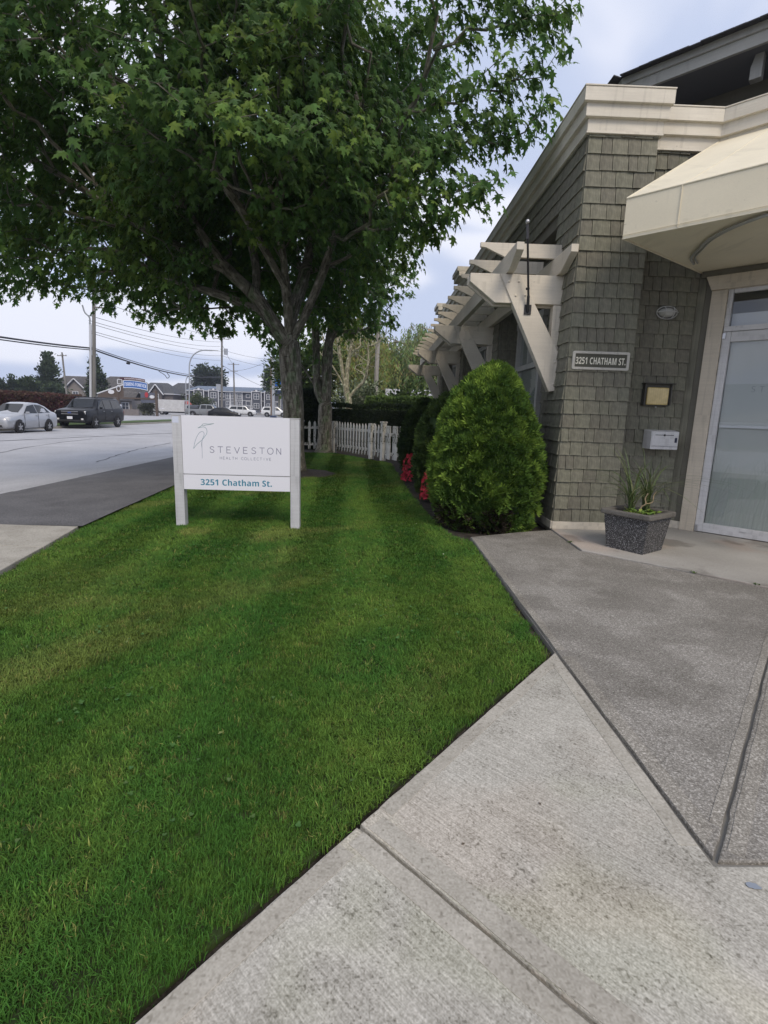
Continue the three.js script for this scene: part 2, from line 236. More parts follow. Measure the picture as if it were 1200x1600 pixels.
// ---------------------------------------------------------------- lawn
const lawnPts = [[-1.95, 0.60], [-1.73, 0.65], [-0.047, -1.357], [0.926, -2.512], [0.965, -4.99], [0.80, -5.10], [0.70, -5.75], [0.63, -6.60], [0.52, -8.03], [0.46, -10.23], [0.36, -12.75], [0.15, -13.1], [-0.35, -14.0], [-1.25, -15.5], [-2.2, -15.3], [-3.2, -15.0], [-3.22, -11], [-3.10, -7.75], [-2.91, -5.12], [-2.65, -3.6], [-2.3, -1.5]];
function inPoly(x, z, P) { let c = false; for (let i = 0, j = P.length - 1; i < P.length; j = i++) { const [xi, zi] = P[i], [xj, zj] = P[j]; if ((zi > z) !== (zj > z) && x < (xj - xi) * (z - zi) / (zj - zi) + xi) c = !c; } return c; }
struct('lawn', slab(lawnPts, -0.15, -0.03, 0), turf);
struct('soil_ring', (() => { const g = new THREE.CircleGeometry(0.85, 40); g.rotateX(-Math.PI / 2); const p = g.attributes.position; for (let i = 0; i < p.count; i++) { const d = Math.hypot(p.getX(i), p.getZ(i)); p.setY(i, d < 0.1 ? 0.06 : -0.03); p.setX(i, p.getX(i) * (1 + 0.15 * (vnoise(i * 0.7, 3) - 0.5))); } g.translate(-1.58, 0.006, -10.2); g.computeVertexNormals(); return triUV(clean(g)); })(), soil);
{
  const grassGroup = new THREE.Group(); grassGroup.name = 'grass'; scene.add(grassGroup); tag(grassGroup, 'mown green grass blades of the front lawn', 'grass', null, 'stuff');
  function tuft(seed, n, R, w, hMax) {
    const r = rng(seed), p = [], nn = [];
    for (let i = 0; i < n; i++) {
      const a = r() * 6.283, d = Math.sqrt(r()) * R, x = Math.cos(a) * d, z = Math.sin(a) * d, h = hMax * (0.55 + r() * 0.5), la = r() * 6.283, ln = h * (0.25 + r() * 0.7), dx = Math.cos(la), dz = Math.sin(la), ww = w * (0.7 + r() * 0.6), sx = -dz * ww / 2, sz = dx * ww / 2;
      const m = [x + dx * ln * 0.35, h * 0.6, z + dz * ln * 0.35], t = [x + dx * ln, h * (0.98 - 0.25 * r()), z + dz * ln];
      p.push(x - sx, 0, z - sz, x + sx, 0, z + sz, m[0] + sx * 0.8, m[1], m[2] + sz * 0.8, x - sx, 0, z - sz, m[0] + sx * 0.8, m[1], m[2] + sz * 0.8, m[0] - sx * 0.8, m[1], m[2] - sz * 0.8, m[0] - sx * 0.8, m[1], m[2] - sz * 0.8, m[0] + sx * 0.8, m[1], m[2] + sz * 0.8, ...t);
    }
    const g = new THREE.BufferGeometry(); g.setAttribute('position', new THREE.Float32BufferAttribute(p, 3)); g.computeVertexNormals(); return g;
  }
  const bladeMat = mat({ c: [1, 1, 1], roughness: 0.85, specularIntensity: 0.25, side: THREE.DoubleSide });
  const bands = [[0.8, -2.2, 5200, 0.85], [-2.2, -4, 3400, 1.0], [-4, -7, 1700, 1.4], [-7, -16, 720, 2.2]];
  const r = rng(77), lists = [[], [], [], []];
  for (const [za, zb, dens, sc] of bands) {
    const n = Math.round(dens * (za - zb) * 4.3);
    for (let i = 0; i < n; i++) {
      const x = lerp(-3.25, 1.0, r()), z = lerp(zb, za, r()), q = r(), q2 = r(), q3 = r(), q4 = r();
      if (!inPoly(x + 0.035 * (fbm(x * 14, z * 14, 2, 61) - 0.5), z + 0.035 * (fbm(x * 14, z * 14, 2, 62) - 0.5), lawnPts)) continue;
      const dm = Math.hypot(x + 1.55, z + 10.2); if (dm < 0.62 + 0.3 * fbm(x * 4, z * 4, 2, 3)) continue;
      if (z > 0.5) continue;
      // mown stripes lean to and fro; patches of paler, dry and lush turf
      const patch = 0.25 + 0.5 * fbm(x * 2.6 + z * 0.5, z * 1.2 - x * 0.3, 5, 8), fine = fbm(x * 7, z * 7, 3, 18), dryPatch = sstep(0.60, 0.74, fbm(x * 1.1 + z * 0.6, z * 0.8 + 5, 4, 55)) * 0.8 + (Math.hypot(x + 1.78, z + 5.02) < 0.05 + 0.22 * fine ? 1 : 0) + 0.35 * sstep(0.75, 0.2, Math.hypot(x + 2.1, z + 3.5));
      const yel = clamp(sstep(0.36, 0.62, patch) * 0.6 + (fine - 0.5) * 0.9 + (q - 0.5) * 0.45), dry = clamp(dryPatch * 0.38 + (q2 > 0.965 ? 0.7 : 0));
      let c = [lerp(0.050, 0.125, yel), lerp(0.134, 0.205, yel), lerp(0.022, 0.034, yel)]; const k = 0.6 + q3 * 0.8;
      c = [lerp(c[0], 0.30, dry * 0.75) * k, lerp(c[1], 0.26, dry * 0.75) * k, lerp(c[2], 0.09, dry * 0.75) * k];
      const stripe = clamp(Math.sin((x - 0.05 * z) * 7.4 + fbm(x * 2, z, 2, 5) * 1.2) * 3, -1, 1);
      lists[i % 4].push([x, z, sc * (0.85 + q4 * 0.35), c, q * 6.283, stripe]);
    }
  }
  lists.forEach((L, k) => {
    const im = new THREE.InstancedMesh(tuft(100 + k, 13, 0.027, [0.0026, 0.0032, 0.0038, 0.0022][k], [0.030, 0.033, 0.028, 0.035][k]), bladeMat, L.length), o = new THREE.Object3D(); im.name = 'grass_blades'; im.userData.kind = 'stuff'; im.castShadow = im.receiveShadow = true;
    L.forEach(([x, z, s, c, a, st], i) => { o.position.set(x, -0.032, z); o.rotation.set(st * 0.14, a, 0, 'XYZ'); o.scale.set(s * 1.05, 0.75 + 0.25 * s, s * 1.05); o.updateMatrix(); im.setMatrixAt(i, o.matrix); im.setColorAt(i, lin(...c)); });
    grassGroup.add(im);
  });
  // broad clover leaves among the grass near the path edge
  const lg = new THREE.CircleGeometry(0.0042, 6); lg.rotateX(-Math.PI / 2); const g3 = merge([0, 1, 2].map(i => { const g = lg.clone(); g.translate(0.004, 0, 0); g.rotateZ(0.25); g.rotateY(i * 2.094); return g; }));
  const cl = new THREE.InstancedMesh(g3, mat({ c: [1, 1, 1], roughness: 0.7, side: THREE.DoubleSide }), 260), o = new THREE.Object3D(); cl.name = 'clover_leaves'; cl.userData.kind = 'stuff'; let i = 0;
  const cr = rng(12); while (i < 260) { const x = lerp(-2.2, 0.9, cr()), z = lerp(-4.5, -0.7, cr()), a = cr(), b = cr(), c = cr(); if (!inPoly(x, z, lawnPts) || fbm(x * 3, z * 3, 3, 91) < 0.55) continue; o.position.set(x, -0.003 + a * 0.008, z); o.rotation.set((a - 0.5) * 0.9, b * 6.28, (c - 0.5) * 0.9); o.scale.setScalar(0.7 + c * 0.8); o.updateMatrix(); cl.setMatrixAt(i, o.matrix); cl.setColorAt(i, lin(0.035 + b * 0.025, 0.09 + c * 0.035, 0.018)); i++; }
  grassGroup.add(cl);
}
{ // fallen leaves and petals on lawn and paving
  const r = rng(31), lf = new THREE.BufferGeometry(); lf.setAttribute('position', new THREE.Float32BufferAttribute([-0.5, 0, 0, 0, 0.12, -0.32, 0, 0, 0, -0.5, 0, 0, 0, 0, 0, 0, 0.12, 0.32, 0, 0, 0, 0, 0.12, -0.32, 0.6, 0.05, 0, 0, 0, 0, 0.6, 0.05, 0, 0, 0.12, 0.32], 3)); lf.computeVertexNormals();
  const spots = [[-0.55, -1.75, 'on the lawn near the path edge', 0], [-1.25, -2.5, 'on the left of the lawn', 0], [0.62, -4.35, 'on the lawn left of the round cedar', 1], [-2.35, -7.0, 'on the lawn behind the sign', 1], [1.05, -1.06, 'on the pale slab by the dark path corner', 2], [0.55, -1.42, 'in the middle of the pale slab', 2], [0.28, -1.26, 'on the pale slab near its long joint', 2], [2.62, -4.15, 'on the landing right of the planter', 2], [-0.1, -3.1, 'on the lawn in front of the sign', 0], [0.48, -5.6, 'at the edge of the soil bed', 1]];
  const ms = [mat({ c: [0.16, 0.2, 0.06], side: THREE.DoubleSide }), mat({ c: [0.75, 0.72, 0.62], side: THREE.DoubleSide }), mat({ c: [0.1, 0.075, 0.05], side: THREE.DoubleSide })], cn = ['small green fallen leaf lying ', 'pale fallen petal lying ', 'tiny brown dry leaf lying '];
  for (const [x, z, t, k] of spots) { const m = mesh(['fallen_leaf', 'fallen_petal', 'dry_leaf'][k], lf, ms[k]); tag(m, cn[k] + t, k === 1 ? 'petal' : 'leaf', 'fallen leaves and petals'); const on = x > 0.97 || (x > 0 && z > -1.6) || k === 2; m.position.set(x, x > 2 ? 0.0125 : on ? 0.003 : 0.006, z); m.rotation.y = r() * 6; m.scale.setScalar(k === 2 ? 0.012 : 0.022); }
}
// ---------------------------------------------------------------- the shingled building
const building = thing('shingled_building', 'olive grey shingled commercial building with cream cornice and angled glass entrance', 'building');
const D45 = V(0.70711, 0, 0.70711), N45 = V(-0.70711, 0, 0.70711), M45 = new THREE.Matrix4().makeRotationY(-Math.PI / 4).setPosition(3.6, 0, -5.56);
const s45 = (s, n = 0) => [3.6 + D45.x * s + N45.x * n, -5.56 + D45.z * s + N45.z * n];
const bpart = (name, geo, m, parent = building) => mesh(name, geo, m, parent);
{
  const wallN = 0.012;
  const low = [[1.975, -5.512], [2.623, -5.512], [2.623, -5.772], [3.388, -5.772], s45(-0.10, wallN - 0.012), s45(-0.10, -0.6), s45(2.2, -0.6), s45(2.2, wallN - 0.012), s45(3.3, wallN - 0.012), [12, -3.2], [12, -17], [1.975, -17]];
  for (const [a, b] of [[-16.0, -13.0], [-12.2, -9.5], [-8.75, -6.18]]) low.push([1.975, a], [2.275, a], [2.275, b], [1.975, b]);
  const up = [[1.975, -5.512], [2.623, -5.512], [2.623, -5.772], [3.388, -5.772], s45(3.3, 0), [12, -3.2], [12, -17], [1.975, -17]];
  bpart('wall_core', slab(low, -0.1, 2.70, 0), boardOlive);
  const mid = [...up.slice(0, 8)]; for (const [a, b] of [[-16.0, -13.0], [-12.2, -9.5], [-8.75, -6.18]]) mid.push([1.975, a], [2.275, a], [2.275, b], [1.975, b]);
  bpart('wall_core', slab(mid, 2.702, 3.30, 0), boardOlive);
  bpart('wall_core', slab(up, 3.302, 4.12, 0), boardOlive);
}
// shingles: a thin wedge, thick at the butt
const EXPO = 0.1445;
function wedge() { const h = EXPO + 0.022, t = 0.019, tt = 0.003, p = (x, y, z) => [x, y, z]; const a = p(0, 0, -0.006), b = p(1, 0, -0.006), c = p(1, h, -0.006), d = p(0, h, -0.006), A = p(0, 0, t), B = p(1, 0, t), C = p(1, h, tt), D = p(0, h, tt);
  const g = merge([quad(A, B, C, D), quad(a, b, B, A), quad(b, c, C, B), quad(d, a, A, D)]); return g; }
const wedgeGeo = wedge(), qm = new THREE.Matrix4();
let singleShingles = 0;
function shingleFace(wall, o, u, width, y0, y1, { seed, single = false, wmin = 0.085, wmax = 0.185, gap = 0.006, ybase = 0.097, keep } ) {
  const n = V(-u.z, 0, u.x), r = rng(seed), buckets = [[], [], []];   // n: outward, for u running left to right seen from outside
  const first = Math.ceil((y0 - ybase) / EXPO - 1e-6), last = Math.floor((y1 - ybase) / EXPO - 1e-6);
  for (let k = first; k <= last; k++) {
    let x = -r() * 0.02, yb = ybase + k * EXPO;
    while (x < width - 0.004) {
      let w = lerp(wmin, wmax, Math.pow(r(), 1.2)); if (x + w > width - 0.05) w = width - x; const dy = (r() - 0.5) * 0.006, tilt = (r() - 0.5) * 0.012, t = Math.floor(r() * 6), th = 0.8 + r() * 0.5, x0 = Math.max(x, 0);
      const w2 = x + w - x0 - gap; x += w;
      if (w2 < 0.02 || (keep && !keep(x0 + w2 / 2, yb))) continue;
      const ct = Math.cos(tilt), st = Math.sin(tilt);
      qm.makeBasis(V(u.x * ct, st, u.z * ct), V(-u.x * st, ct, -u.z * st), n).scale(V(w2, 1, th)); qm.setPosition(o.x + u.x * x0, Math.min(yb + dy, y1 - 0.02), o.z + u.z * x0);
      if (single && singleShingles < 300) { const m = new THREE.Mesh(wedgeGeo, shingleMats[t]); m.name = 'shingle'; m.castShadow = m.receiveShadow = true; qm.decompose(m.position, m.quaternion, m.scale); wall.add(m); singleShingles++; }
      else buckets[t % 3].push(wedgeGeo.clone().applyMatrix4(qm));
    }
  }
  buckets.forEach((b, i) => { if (b.length) tag(mesh('shingles', merge(b), shingleMats[i], wall), null, null, null, 'stuff'); });
}
const grp = name => { const g = new THREE.Group(); g.name = name; building.add(g); return g; };
const TOPY = 3.90;
const wallA = grp('corner_pier'), wallB = grp('recessed_wall'), wallC = grp('angled_wall'), wallD = grp('street_wall');
shingleFace(wallA, V(1.962, 0, -5.500), V(1, 0, 0), 0.675, 0.09, TOPY, { seed: 3, single: true });
shingleFace(wallB, V(2.637, 0, -5.760), V(1, 0, 0), 0.73, 0.09, TOPY, { seed: 4, single: true, keep: (x, y) => y < 2.85 || x < 0.45 });
{ const p = s45(-0.252, 0.012); shingleFace(wallC, V(p[0] + 0.075, 0, p[1] + 0.075), D45, 0.135, 0.09, 2.8, { seed: 6, single: true, wmin: 0.14, wmax: 0.2 }); }
// street side (faces the lawn): u runs toward the viewer
shingleFace(wallD, V(1.962, 0, -6.175), V(0, 0, 1), 0.675, 0.09, TOPY, { seed: 7, wmin: 0.1, wmax: 0.2 });
shingleFace(wallD, V(1.962, 0, -17.0), V(0, 0, 1), 10.82, 3.28, TOPY, { seed: 8, wmin: 0.12, wmax: 0.34 });
for (const [a, b, sd] of [[-9.49, -8.755, 10], [-12.99, -12.205, 11], [-17.0, -16.005, 12]]) {
  shingleFace(wallD, V(1.962, 0, a), V(0, 0, 1), b - a, 0.09, 3.28, { seed: sd, wmin: 0.1, wmax: 0.2 });
  shingleFace(wallD, V(1.975, 0, b + 0.012), V(1, 0, 0), 0.285, 0.09, 3.28, { seed: sd + 30, wmin: 0.09, wmax: 0.18 });
}
const bays = [[-8.75, -6.18], [-12.2, -9.5], [-16.0, -13.0]];
const wins = [[-8.52, -7.26], [-11.95, -10.3], [-15.6, -13.8]];
bays.forEach(([a, b], i) => shingleFace(wallD, V(2.262, 0, a), V(0, 0, 1), b - a, 0.09, 3.28, { seed: 50 + i, wmin: 0.1, wmax: 0.22, keep: (x, y) => { const z = a + x; return z < wins[i][0] - 0.05 || z > wins[i][1] + 0.05 || y > 2.6 || y < 0.4; } }));
// vertical board in the inside corner, base trim
{ const p = s45(-0.345, 0.002); const g = bx(0.085, 2.80, 0.03, 0, 0.09, 0); g.rotateY(-Math.PI / 4); g.translate(p[0] + 0.055, 0, p[1] + 0.045); bpart('corner_board', g, shingleMats[1]); }
bpart('base_trim', bx(0.69, 0.085, 0.03, 2.297, 0.012, -5.494, 0, 0.004), trim);
bpart('base_trim', bx(0.03, 0.085, 0.70, 1.952, 0.012, -5.84, 0, 0.004), trim);
bpart('base_trim', bx(0.74, 0.085, 0.03, 3.01, 0.012, -5.753, 0, 0.004), trim);
{ const g = bx(0.20, 0.085, 0.03, -0.245, 0.012, 0.022, 0, 0.004); g.applyMatrix4(M45); bpart('base_trim', g, trim); }
bpart('foundation', bx(0.66, 0.12, 0.66, 2.30, -0.1, -5.86), concreteEdge);
// cornice: three stepped fascia boards, mitred round pier, recess and angled wall
{
  const steps = [[3.885, 4.002, 0.030], [4.0, 4.113, 0.070], [4.111, 4.229, 0.105]];
  const runs = pr => {
    const t = pr * 0.41421;
    return [[[1.962 - pr, -17.1], [1.962 - pr, -5.5 + pr], [2.637 + pr * 0.6, -5.5 + pr], [2.637 + pr * 0.6, -5.76 + pr], [3.376 - t, -5.76 + pr], [3.376 - t + 2.6, -5.76 + pr + 2.6]]];
  };
  for (const [a, b, pr] of steps) {
    const o = runs(pr)[0], i = runs(-0.03)[0];
    bpart('fascia_board', slab([...o, ...i.reverse()], a, b, 0.003), corniceMat);
  }
  bpart('cornice_cap', slab([...runs(0.112)[0], ...runs(-0.05)[0].reverse()], 4.231, 4.243, 0.002), corniceMat);
  bpart('drip_edge', slab([...runs(0.04)[0], ...runs(-0.02)[0].reverse()], 3.874, 3.886, 0.002), corniceMat);
  bpart('flat_roof', slab([[2.0, -5.5], [2.6, -5.55], [2.6, -5.82], [3.4, -5.82], [5.9, -3.32], [11.9, -3.3], [11.9, -16.9], [2.0, -16.9]], 4.05, 4.14, 0), mat({ c: [0.12, 0.12, 0.12] }));
  // raised cornice blocks over the far piers
  for (const z of [-12.6, -16.5]) for (const [a, b, pr] of [[4.244, 4.34, 0.10], [4.342, 4.44, 0.14]]) bpart('parapet_block', bx(0.3 + pr, b - a, 0.8, 2.0 - pr / 2, a, z, 0, 0.004), corniceMat);
}
// upper hipped roof over the entrance, seen from below
{
  const A = [2.84, -6.965], B = [A[0] + 3.2, A[1] + 3.2], roofTop = mat({ c: [0.06, 0.06, 0.066], roughness: 0.95 });
  const eave = (ins, y) => [[A[0] + ins, -14, y], [A[0] + ins, A[1] - ins * 0.414, y], [B[0] + ins * 0.414, B[1] - ins, y], [10.5, B[1] - ins, y], [10.5, -14, y]];
  const fb = bpart('upper_fascia', slab([...eave(0.0, 0).slice(0, 4).map(p => [p[0], p[1]]), ...eave(0.04, 0).slice(0, 4).reverse().map(p => [p[0], p[1]])], 5.005, 5.12, 0.003), greyFrame);
  bpart('upper_fascia', slab([...eave(-0.025, 0).slice(0, 4).map(p => [p[0], p[1]]), ...eave(0.04, 0).slice(0, 4).reverse().map(p => [p[0], p[1]])], 5.121, 5.195, 0.003), greyFrame);
  bpart('upper_soffit', slab(eave(0.045, 0).map(p => [p[0], p[1]]), 5.03, 5.06, 0), mat({ c: [0.14, 0.145, 0.16], roughness: 0.8 }));
  bpart('upper_wall', slab(eave(0.75, 0).map(p => [p[0], p[1]]), 4.1, 5.035, 0), boardOlive);
  const e0 = eave(-0.05, 5.2), apex = [6.6, 6.9, -9.5], tri = [];
  const roofSub = bpart('upper_roof', (() => { const l = []; for (let i = 0; i < 5; i++) { const p = e0[i], q = e0[(i + 1) % 5]; l.push(quad([p[0], p[2], p[1]], [q[0], q[2], q[1]], apex, apex)); } return merge(l.map(g => triUV(g))); })(), roofTop);
  // butt edges of the shakes along the entrance eave and the lane eave
  const r = rng(8), shake = bx(0.10, 0.012, 0.22, 0.05, 0, 0), dirs = [[A, D45, 3.2, Math.PI * -0.25], [A, V(0, 0, -1), 5, Math.PI / 2]];
  for (const [p, d, len, ry] of dirs) for (let s = 0; s < len; s += 0.104) { const m = new THREE.Mesh(shake, roofTop); m.name = 'roof_shake'; m.castShadow = true; const nx = d === D45 ? N45 : V(-1, 0, 0); m.position.set(p[0] + d.x * s + nx.x * 0.02, 5.196 + r() * 0.006, p[1] + d.z * s + nx.z * 0.02); m.rotation.order = 'YXZ'; m.rotation.y = ry; m.rotation.x = 0.18 + r() * 0.05; roofSub.add(m); }
  const ps = [A[0] + 0.7071 * 1.31 - 0.0, A[1] + 0.7071 * 1.31];
  const g = prismZ([[0, 0], [0.11, 0.0], [0.11, 0.5], [0.0, 0.12]], 0, 0.1, 0.004); g.translate(-0.05, -0.22, -0.16); g.rotateY(-Math.PI / 4); g.translate(ps[0] + 0.10, 5.02, ps[1] - 0.10); bpart('rafter_tail', g, greyFrame);
}
// street windows
wins.forEach(([a, b], i) => {
  const w = grp('window'), y0 = 0.45, y1 = 2.55, cz = (a + b) / 2, L = b - a, ty = 1.90, n = 2;
  const fr = [bx(0.07, y1 - y0, 0.085, 2.235, y0, a + 0.0425), bx(0.07, y1 - y0, 0.085, 2.235, y0, b - 0.0425), bx(0.075, 0.09, L + 0.08, 2.232, y1 - 0.002, cz), bx(0.1, 0.06, L + 0.12, 2.225, y0 - 0.06, cz)];
  mesh('frame', merge(fr), greyFrame, w);
  mesh('transom_bar', bx(0.062, 0.075, L - 0.172, 2.236, ty, cz, 0, 0.004), greyFrame, w);
  mesh('mullion', bx(0.055, y1 - ty - 0.079, 0.05, 2.238, ty + 0.077, cz, 0, 0.004), greyFrame, w);
  mesh('sash', merge([bx(0.04, ty - y0 - 0.002, 0.045, 2.24, y0 + 0.001, a + 0.108), bx(0.04, ty - y0 - 0.002, 0.045, 2.24, y0 + 0.001, b - 0.108)]), greyFrame, w);
  mesh('pane', bx(0.004, ty - y0, L - 0.17, 2.246, y0, cz), glass, w);
  mesh('pane', bx(0.004, y1 - ty - 0.08, L - 0.17, 2.248, ty + 0.078, cz), glass, w);
  mesh('blind', bx(0.004, y1 - y0, L - 0.1, 2.257, y0, cz), mat({ c: [0.26, 0.28, 0.26], roughness: 0.9 }), w);
});
// ---------------------------------------------------------------- entrance: jamb, header, transom, glass doors
const reedCanvas = (() => { // printed film: pale grey-green with reed strokes, heron and name reading faintly
  const c = document.createElement('canvas'); c.width = 512; c.height = 1100; const x = c.getContext('2d'), r = rng(19);
  x.fillStyle = '#b9bdb8'; x.fillRect(0, 0, 512, 1100); x.fillStyle = '#cbcecd'; x.fillRect(0, 0, 512, 250); x.fillStyle = '#cdd0cd'; x.fillRect(0, 470, 512, 300);
  for (let i = 0; i < 240; i++) { const px = r() * 560 - 20, h = 100 + r() * 330, b = (r() - 0.3) * 150; x.strokeStyle = ['rgba(176,188,176,.20)', 'rgba(140,152,142,.16)', 'rgba(205,212,205,.18)'][i % 3]; x.lineWidth = 1.5 + r() * 5; x.beginPath(); x.moveTo(px, 1100); x.quadraticCurveTo(px + b * 0.1, 1100 - h * 0.6, px + b, 1100 - h); x.stroke(); }
  x.strokeStyle = 'rgba(200,206,202,.5)'; x.lineCap = 'butt'; for (const [a, b, w] of [[[70, 560], [110, 720], 42], [[150, 760], [330, 560], 40], [[240, 800], [440, 640], 46]]) { x.lineWidth = w; x.beginPath(); x.moveTo(...a); x.lineTo(...b); x.stroke(); }
  x.fillStyle = 'rgba(88,98,96,.4)'; x.font = '46px sans-serif'; [...'STEVESTON'].forEach((ch, i) => x.fillText(ch, 130 + i * 41, 296));
  const t = new THREE.CanvasTexture(c); t.colorSpace = THREE.SRGBColorSpace; return t;
})();
{
  const M = g => g.applyMatrix4(M45), E = grp('entrance');
  mesh('jamb', M(bx(0.145, 2.535, 0.075, -0.092, 0.012, 0.012, 0, 0.004)), jambMat, E);
  mesh('jamb', M(bx(0.145, 2.535, 0.075, 2.2, 0.012, 0.012, 0, 0.004)), jambMat, E);
  mesh('header', M(prismZ([[-0.165, 2.548], [2.3, 2.548], [2.36, 2.685], [-0.225, 2.685]], -0.03, 0.085, 0.004)), jambMat, E);
  const tr = mesh('transom_window', M(merge([bx(2.14, 0.05, 0.05, 1.055, 2.135, -0.005), bx(0.045, 0.36, 0.05, 0.004, 2.187, -0.005), bx(2.05, 0.036, 0.05, 1.055, 2.51, -0.005), bx(0.05, 0.32, 0.05, 1.055, 2.187, -0.005)])), whiteMetal, E);
  mesh('pane', M(bx(2.05, 0.325, 0.006, 1.055, 2.186, -0.012)), glass, tr);
  mesh('blind', M(bx(2.05, 0.13, 0.006, 1.055, 2.186, -0.06)), mat({ c: [0.6, 0.62, 0.66] }), tr);
  for (const s of [0, 1]) {
    const x0 = s ? 1.065 : -0.018, w = 1.07, d = new THREE.Group(); d.name = 'door'; E.add(d);
    mesh('door_stile', M(bx(0.075, 2.11, 0.05, x0 + 0.0375, 0.02, -0.004, 0, 0.004)), whiteMetal, d); mesh('door_stile', M(bx(0.075, 2.11, 0.05, x0 + w - 0.0375, 0.02, -0.004, 0, 0.004)), whiteMetal, d);
    mesh('door_rail', M(bx(w - 0.152, 0.098, 0.048, x0 + w / 2, 0.02, -0.004, 0, 0.004)), whiteMetal, d); mesh('door_rail', M(bx(w - 0.152, 0.1, 0.048, x0 + w / 2, 2.03, -0.004, 0, 0.004)), whiteMetal, d);
    mesh('pane', M(bx(w - 0.14, 1.93, 0.006, x0 + w / 2, 0.11, -0.008)), glass, d);
    const fg = new THREE.PlaneGeometry(w - 0.16, 1.95); fg.translate(x0 + w / 2, 1.075, -0.035); mesh('privacy_film', M(fg), mat({ c: [0.82, 0.82, 0.82], map: reedCanvas, roughness: 0.9, side: THREE.DoubleSide }), d);
    mesh('push_bar', M(merge([bx(w - 0.16, 0.03, 0.02, x0 + w / 2, 1.155, -0.024, 0, 0.003), bx(0.07, 0.05, 0.03, x0 + 0.55, 1.145, -0.022, 0, 0.004)])), steel, d);
    for (const y of [0.035, 2.06]) mesh('hinge', M(bx(0.03, 0.06, 0.028, x0 + (s ? w - 0.018 : 0.018), y, 0.024, 0, 0.003)), steel, d);
    mesh('maker_plate', M(bx(0.06, 0.012, 0.004, x0 + 0.45, 0.075, 0.0225)), steel, d);
  }
  mesh('entry_floor', M(bx(2.26, 0.03, 0.55, 1.05, -0.018, -0.32)), mat({ c: [0.2, 0.19, 0.17] }), E);
  mesh('inner_wall', M(bx(2.26, 2.6, 0.02, 1.05, 0.012, -0.585)), mat({ c: [0.34, 0.35, 0.33] }), E);
}
// ---------------------------------------------------------------- awning
{
  const aw = thing('entrance_awning', 'cream fabric awning over the angled glass entrance', 'awning', [0, 0, 0]);
  const fab = mat({ c: [0.84, 0.775, 0.62], map: tex(512, 512, (u, v) => { let s = 0.96 + (fbm(u * 5, v * 5, 4, 14, 5) - 0.5) * 0.06 + (vnoise(u * 256, v * 256, 3, 256) - 0.5) * 0.02; if (vnoise(u * 110, v * 110, 8, 110) > 0.982) s -= 0.16; const st = fbm(u * 26, v * 4, 3, 44, 0); s -= sstep(0.62, 0.8, st) * 0.035; return [s, s - 0.004, s - 0.02]; }, 1.4), roughness: 0.85, side: THREE.DoubleSide });
  const F = [2.085, -4.792], P = [3.385, -5.75], L = 3.3, dF = [F[0] + D45.x * L, F[1] + D45.z * L], dP = [P[0] + D45.x * L, P[1] + D45.z * L];
  const y1 = 2.735, y2 = 3.058, y3 = 3.99, n = 12, top = [];
  const lerpP = (a, b, t) => [lerp(a[0], b[0], t), lerp(a[1], b[1], t)];
  mesh('valance', triUV(slab([F, dF, [dF[0] - N45.x * 0.012, dF[1] - N45.z * 0.012], [F[0] - N45.x * 0.012 + 0.006, F[1] - N45.z * 0.012]], y1, y2, 0.002)), fab, aw);
  // stretched top: sags a little between frame bars
  mesh('canopy_top', triUV(grid(24, 10, (u, v) => { const a = lerpP(F, dF, u), b = lerpP(P, dP, u), p = lerpP(a, b, v); return [p[0], lerp(y2, y3, v) - 0.018 * Math.sin(Math.PI * v) * Math.abs(Math.sin(Math.PI * u * 3)), p[1]]; })), fab, aw);
  const sd = [[F, y1], [F, y2], [P, y3], [P, y1]].map(([p, y]) => [p[0] + 0.004, y, p[1] + 0.002]); mesh('side_panel', triUV(quad(sd[0], sd[3], sd[2], sd[1])), fab, aw);
  mesh('soffit_panel', triUV(slab([[F[0] + 0.012, F[1] - 0.006], dF, dP, [P[0], P[1]]], y1 + 0.012, y1 + 0.02, 0)), fab, aw);
  mesh('hem_seam', merge([tube([[F[0] + N45.x * 0.008, y1 + 0.03, F[1] + N45.z * 0.008], [dF[0] + N45.x * 0.008, y1 + 0.03, dF[1] + N45.z * 0.008]], 0.0025, 5, 2)]), fab, aw);
  for (const u of [0.13, 0.42, 0.72]) { const a = lerpP(F, dF, u), b = lerpP(P, dP, u); mesh('fabric_seam', merge([tube([[a[0] + N45.x * 0.004, y1 + 0.01, a[1] + N45.z * 0.004], [a[0] + N45.x * 0.004, y2, a[1] + N45.z * 0.004]], 0.004, 5, 2), tube(Array.from({ length: 9 }, (_, i) => { const v = i / 8, p = lerpP(a, b, v); return [p[0], lerp(y2, y3, v) - 0.018 * Math.sin(Math.PI * v) * Math.abs(Math.sin(Math.PI * u * 3)) + 0.001, p[1]]; }), 0.004, 5, 16)]), fab, aw); }
  mesh('edge_piping', merge([tube([[F[0], y2, F[1]], [dF[0], y2, dF[1]]], 0.008, 6, 2), tube([[F[0], y2, F[1]], [P[0], y3, P[1]]], 0.008, 6, 2), tube([[F[0], y1 + 0.008, F[1]], [P[0], y1 + 0.008, P[1]]], 0.009, 6, 2)]), fab, aw);
  const ap = [[3.06, -5.36], [2.93, -5.19], [2.86, -4.98], [2.77, -4.66], [2.78, -4.33], [2.90, -4.02], [3.3, -3.6]];
  mesh('arched_frame_tube', merge([tube(ap.map(([x, z]) => [x, y1 - 0.012, z]), 0.013, 8, 40), tube(ap.map(([x, z]) => [x + 0.03, y1 - 0.008, z + 0.01]), 0.008, 8, 40)]), greyFrame, aw);
  mesh('wall_rail', M45rail(), boardOlive, aw);
  function M45rail() { const g = bx(L, 0.06, 0.04, L / 2 - 0.27, y1 - 0.052, 0.05); g.applyMatrix4(M45); return g; }
}
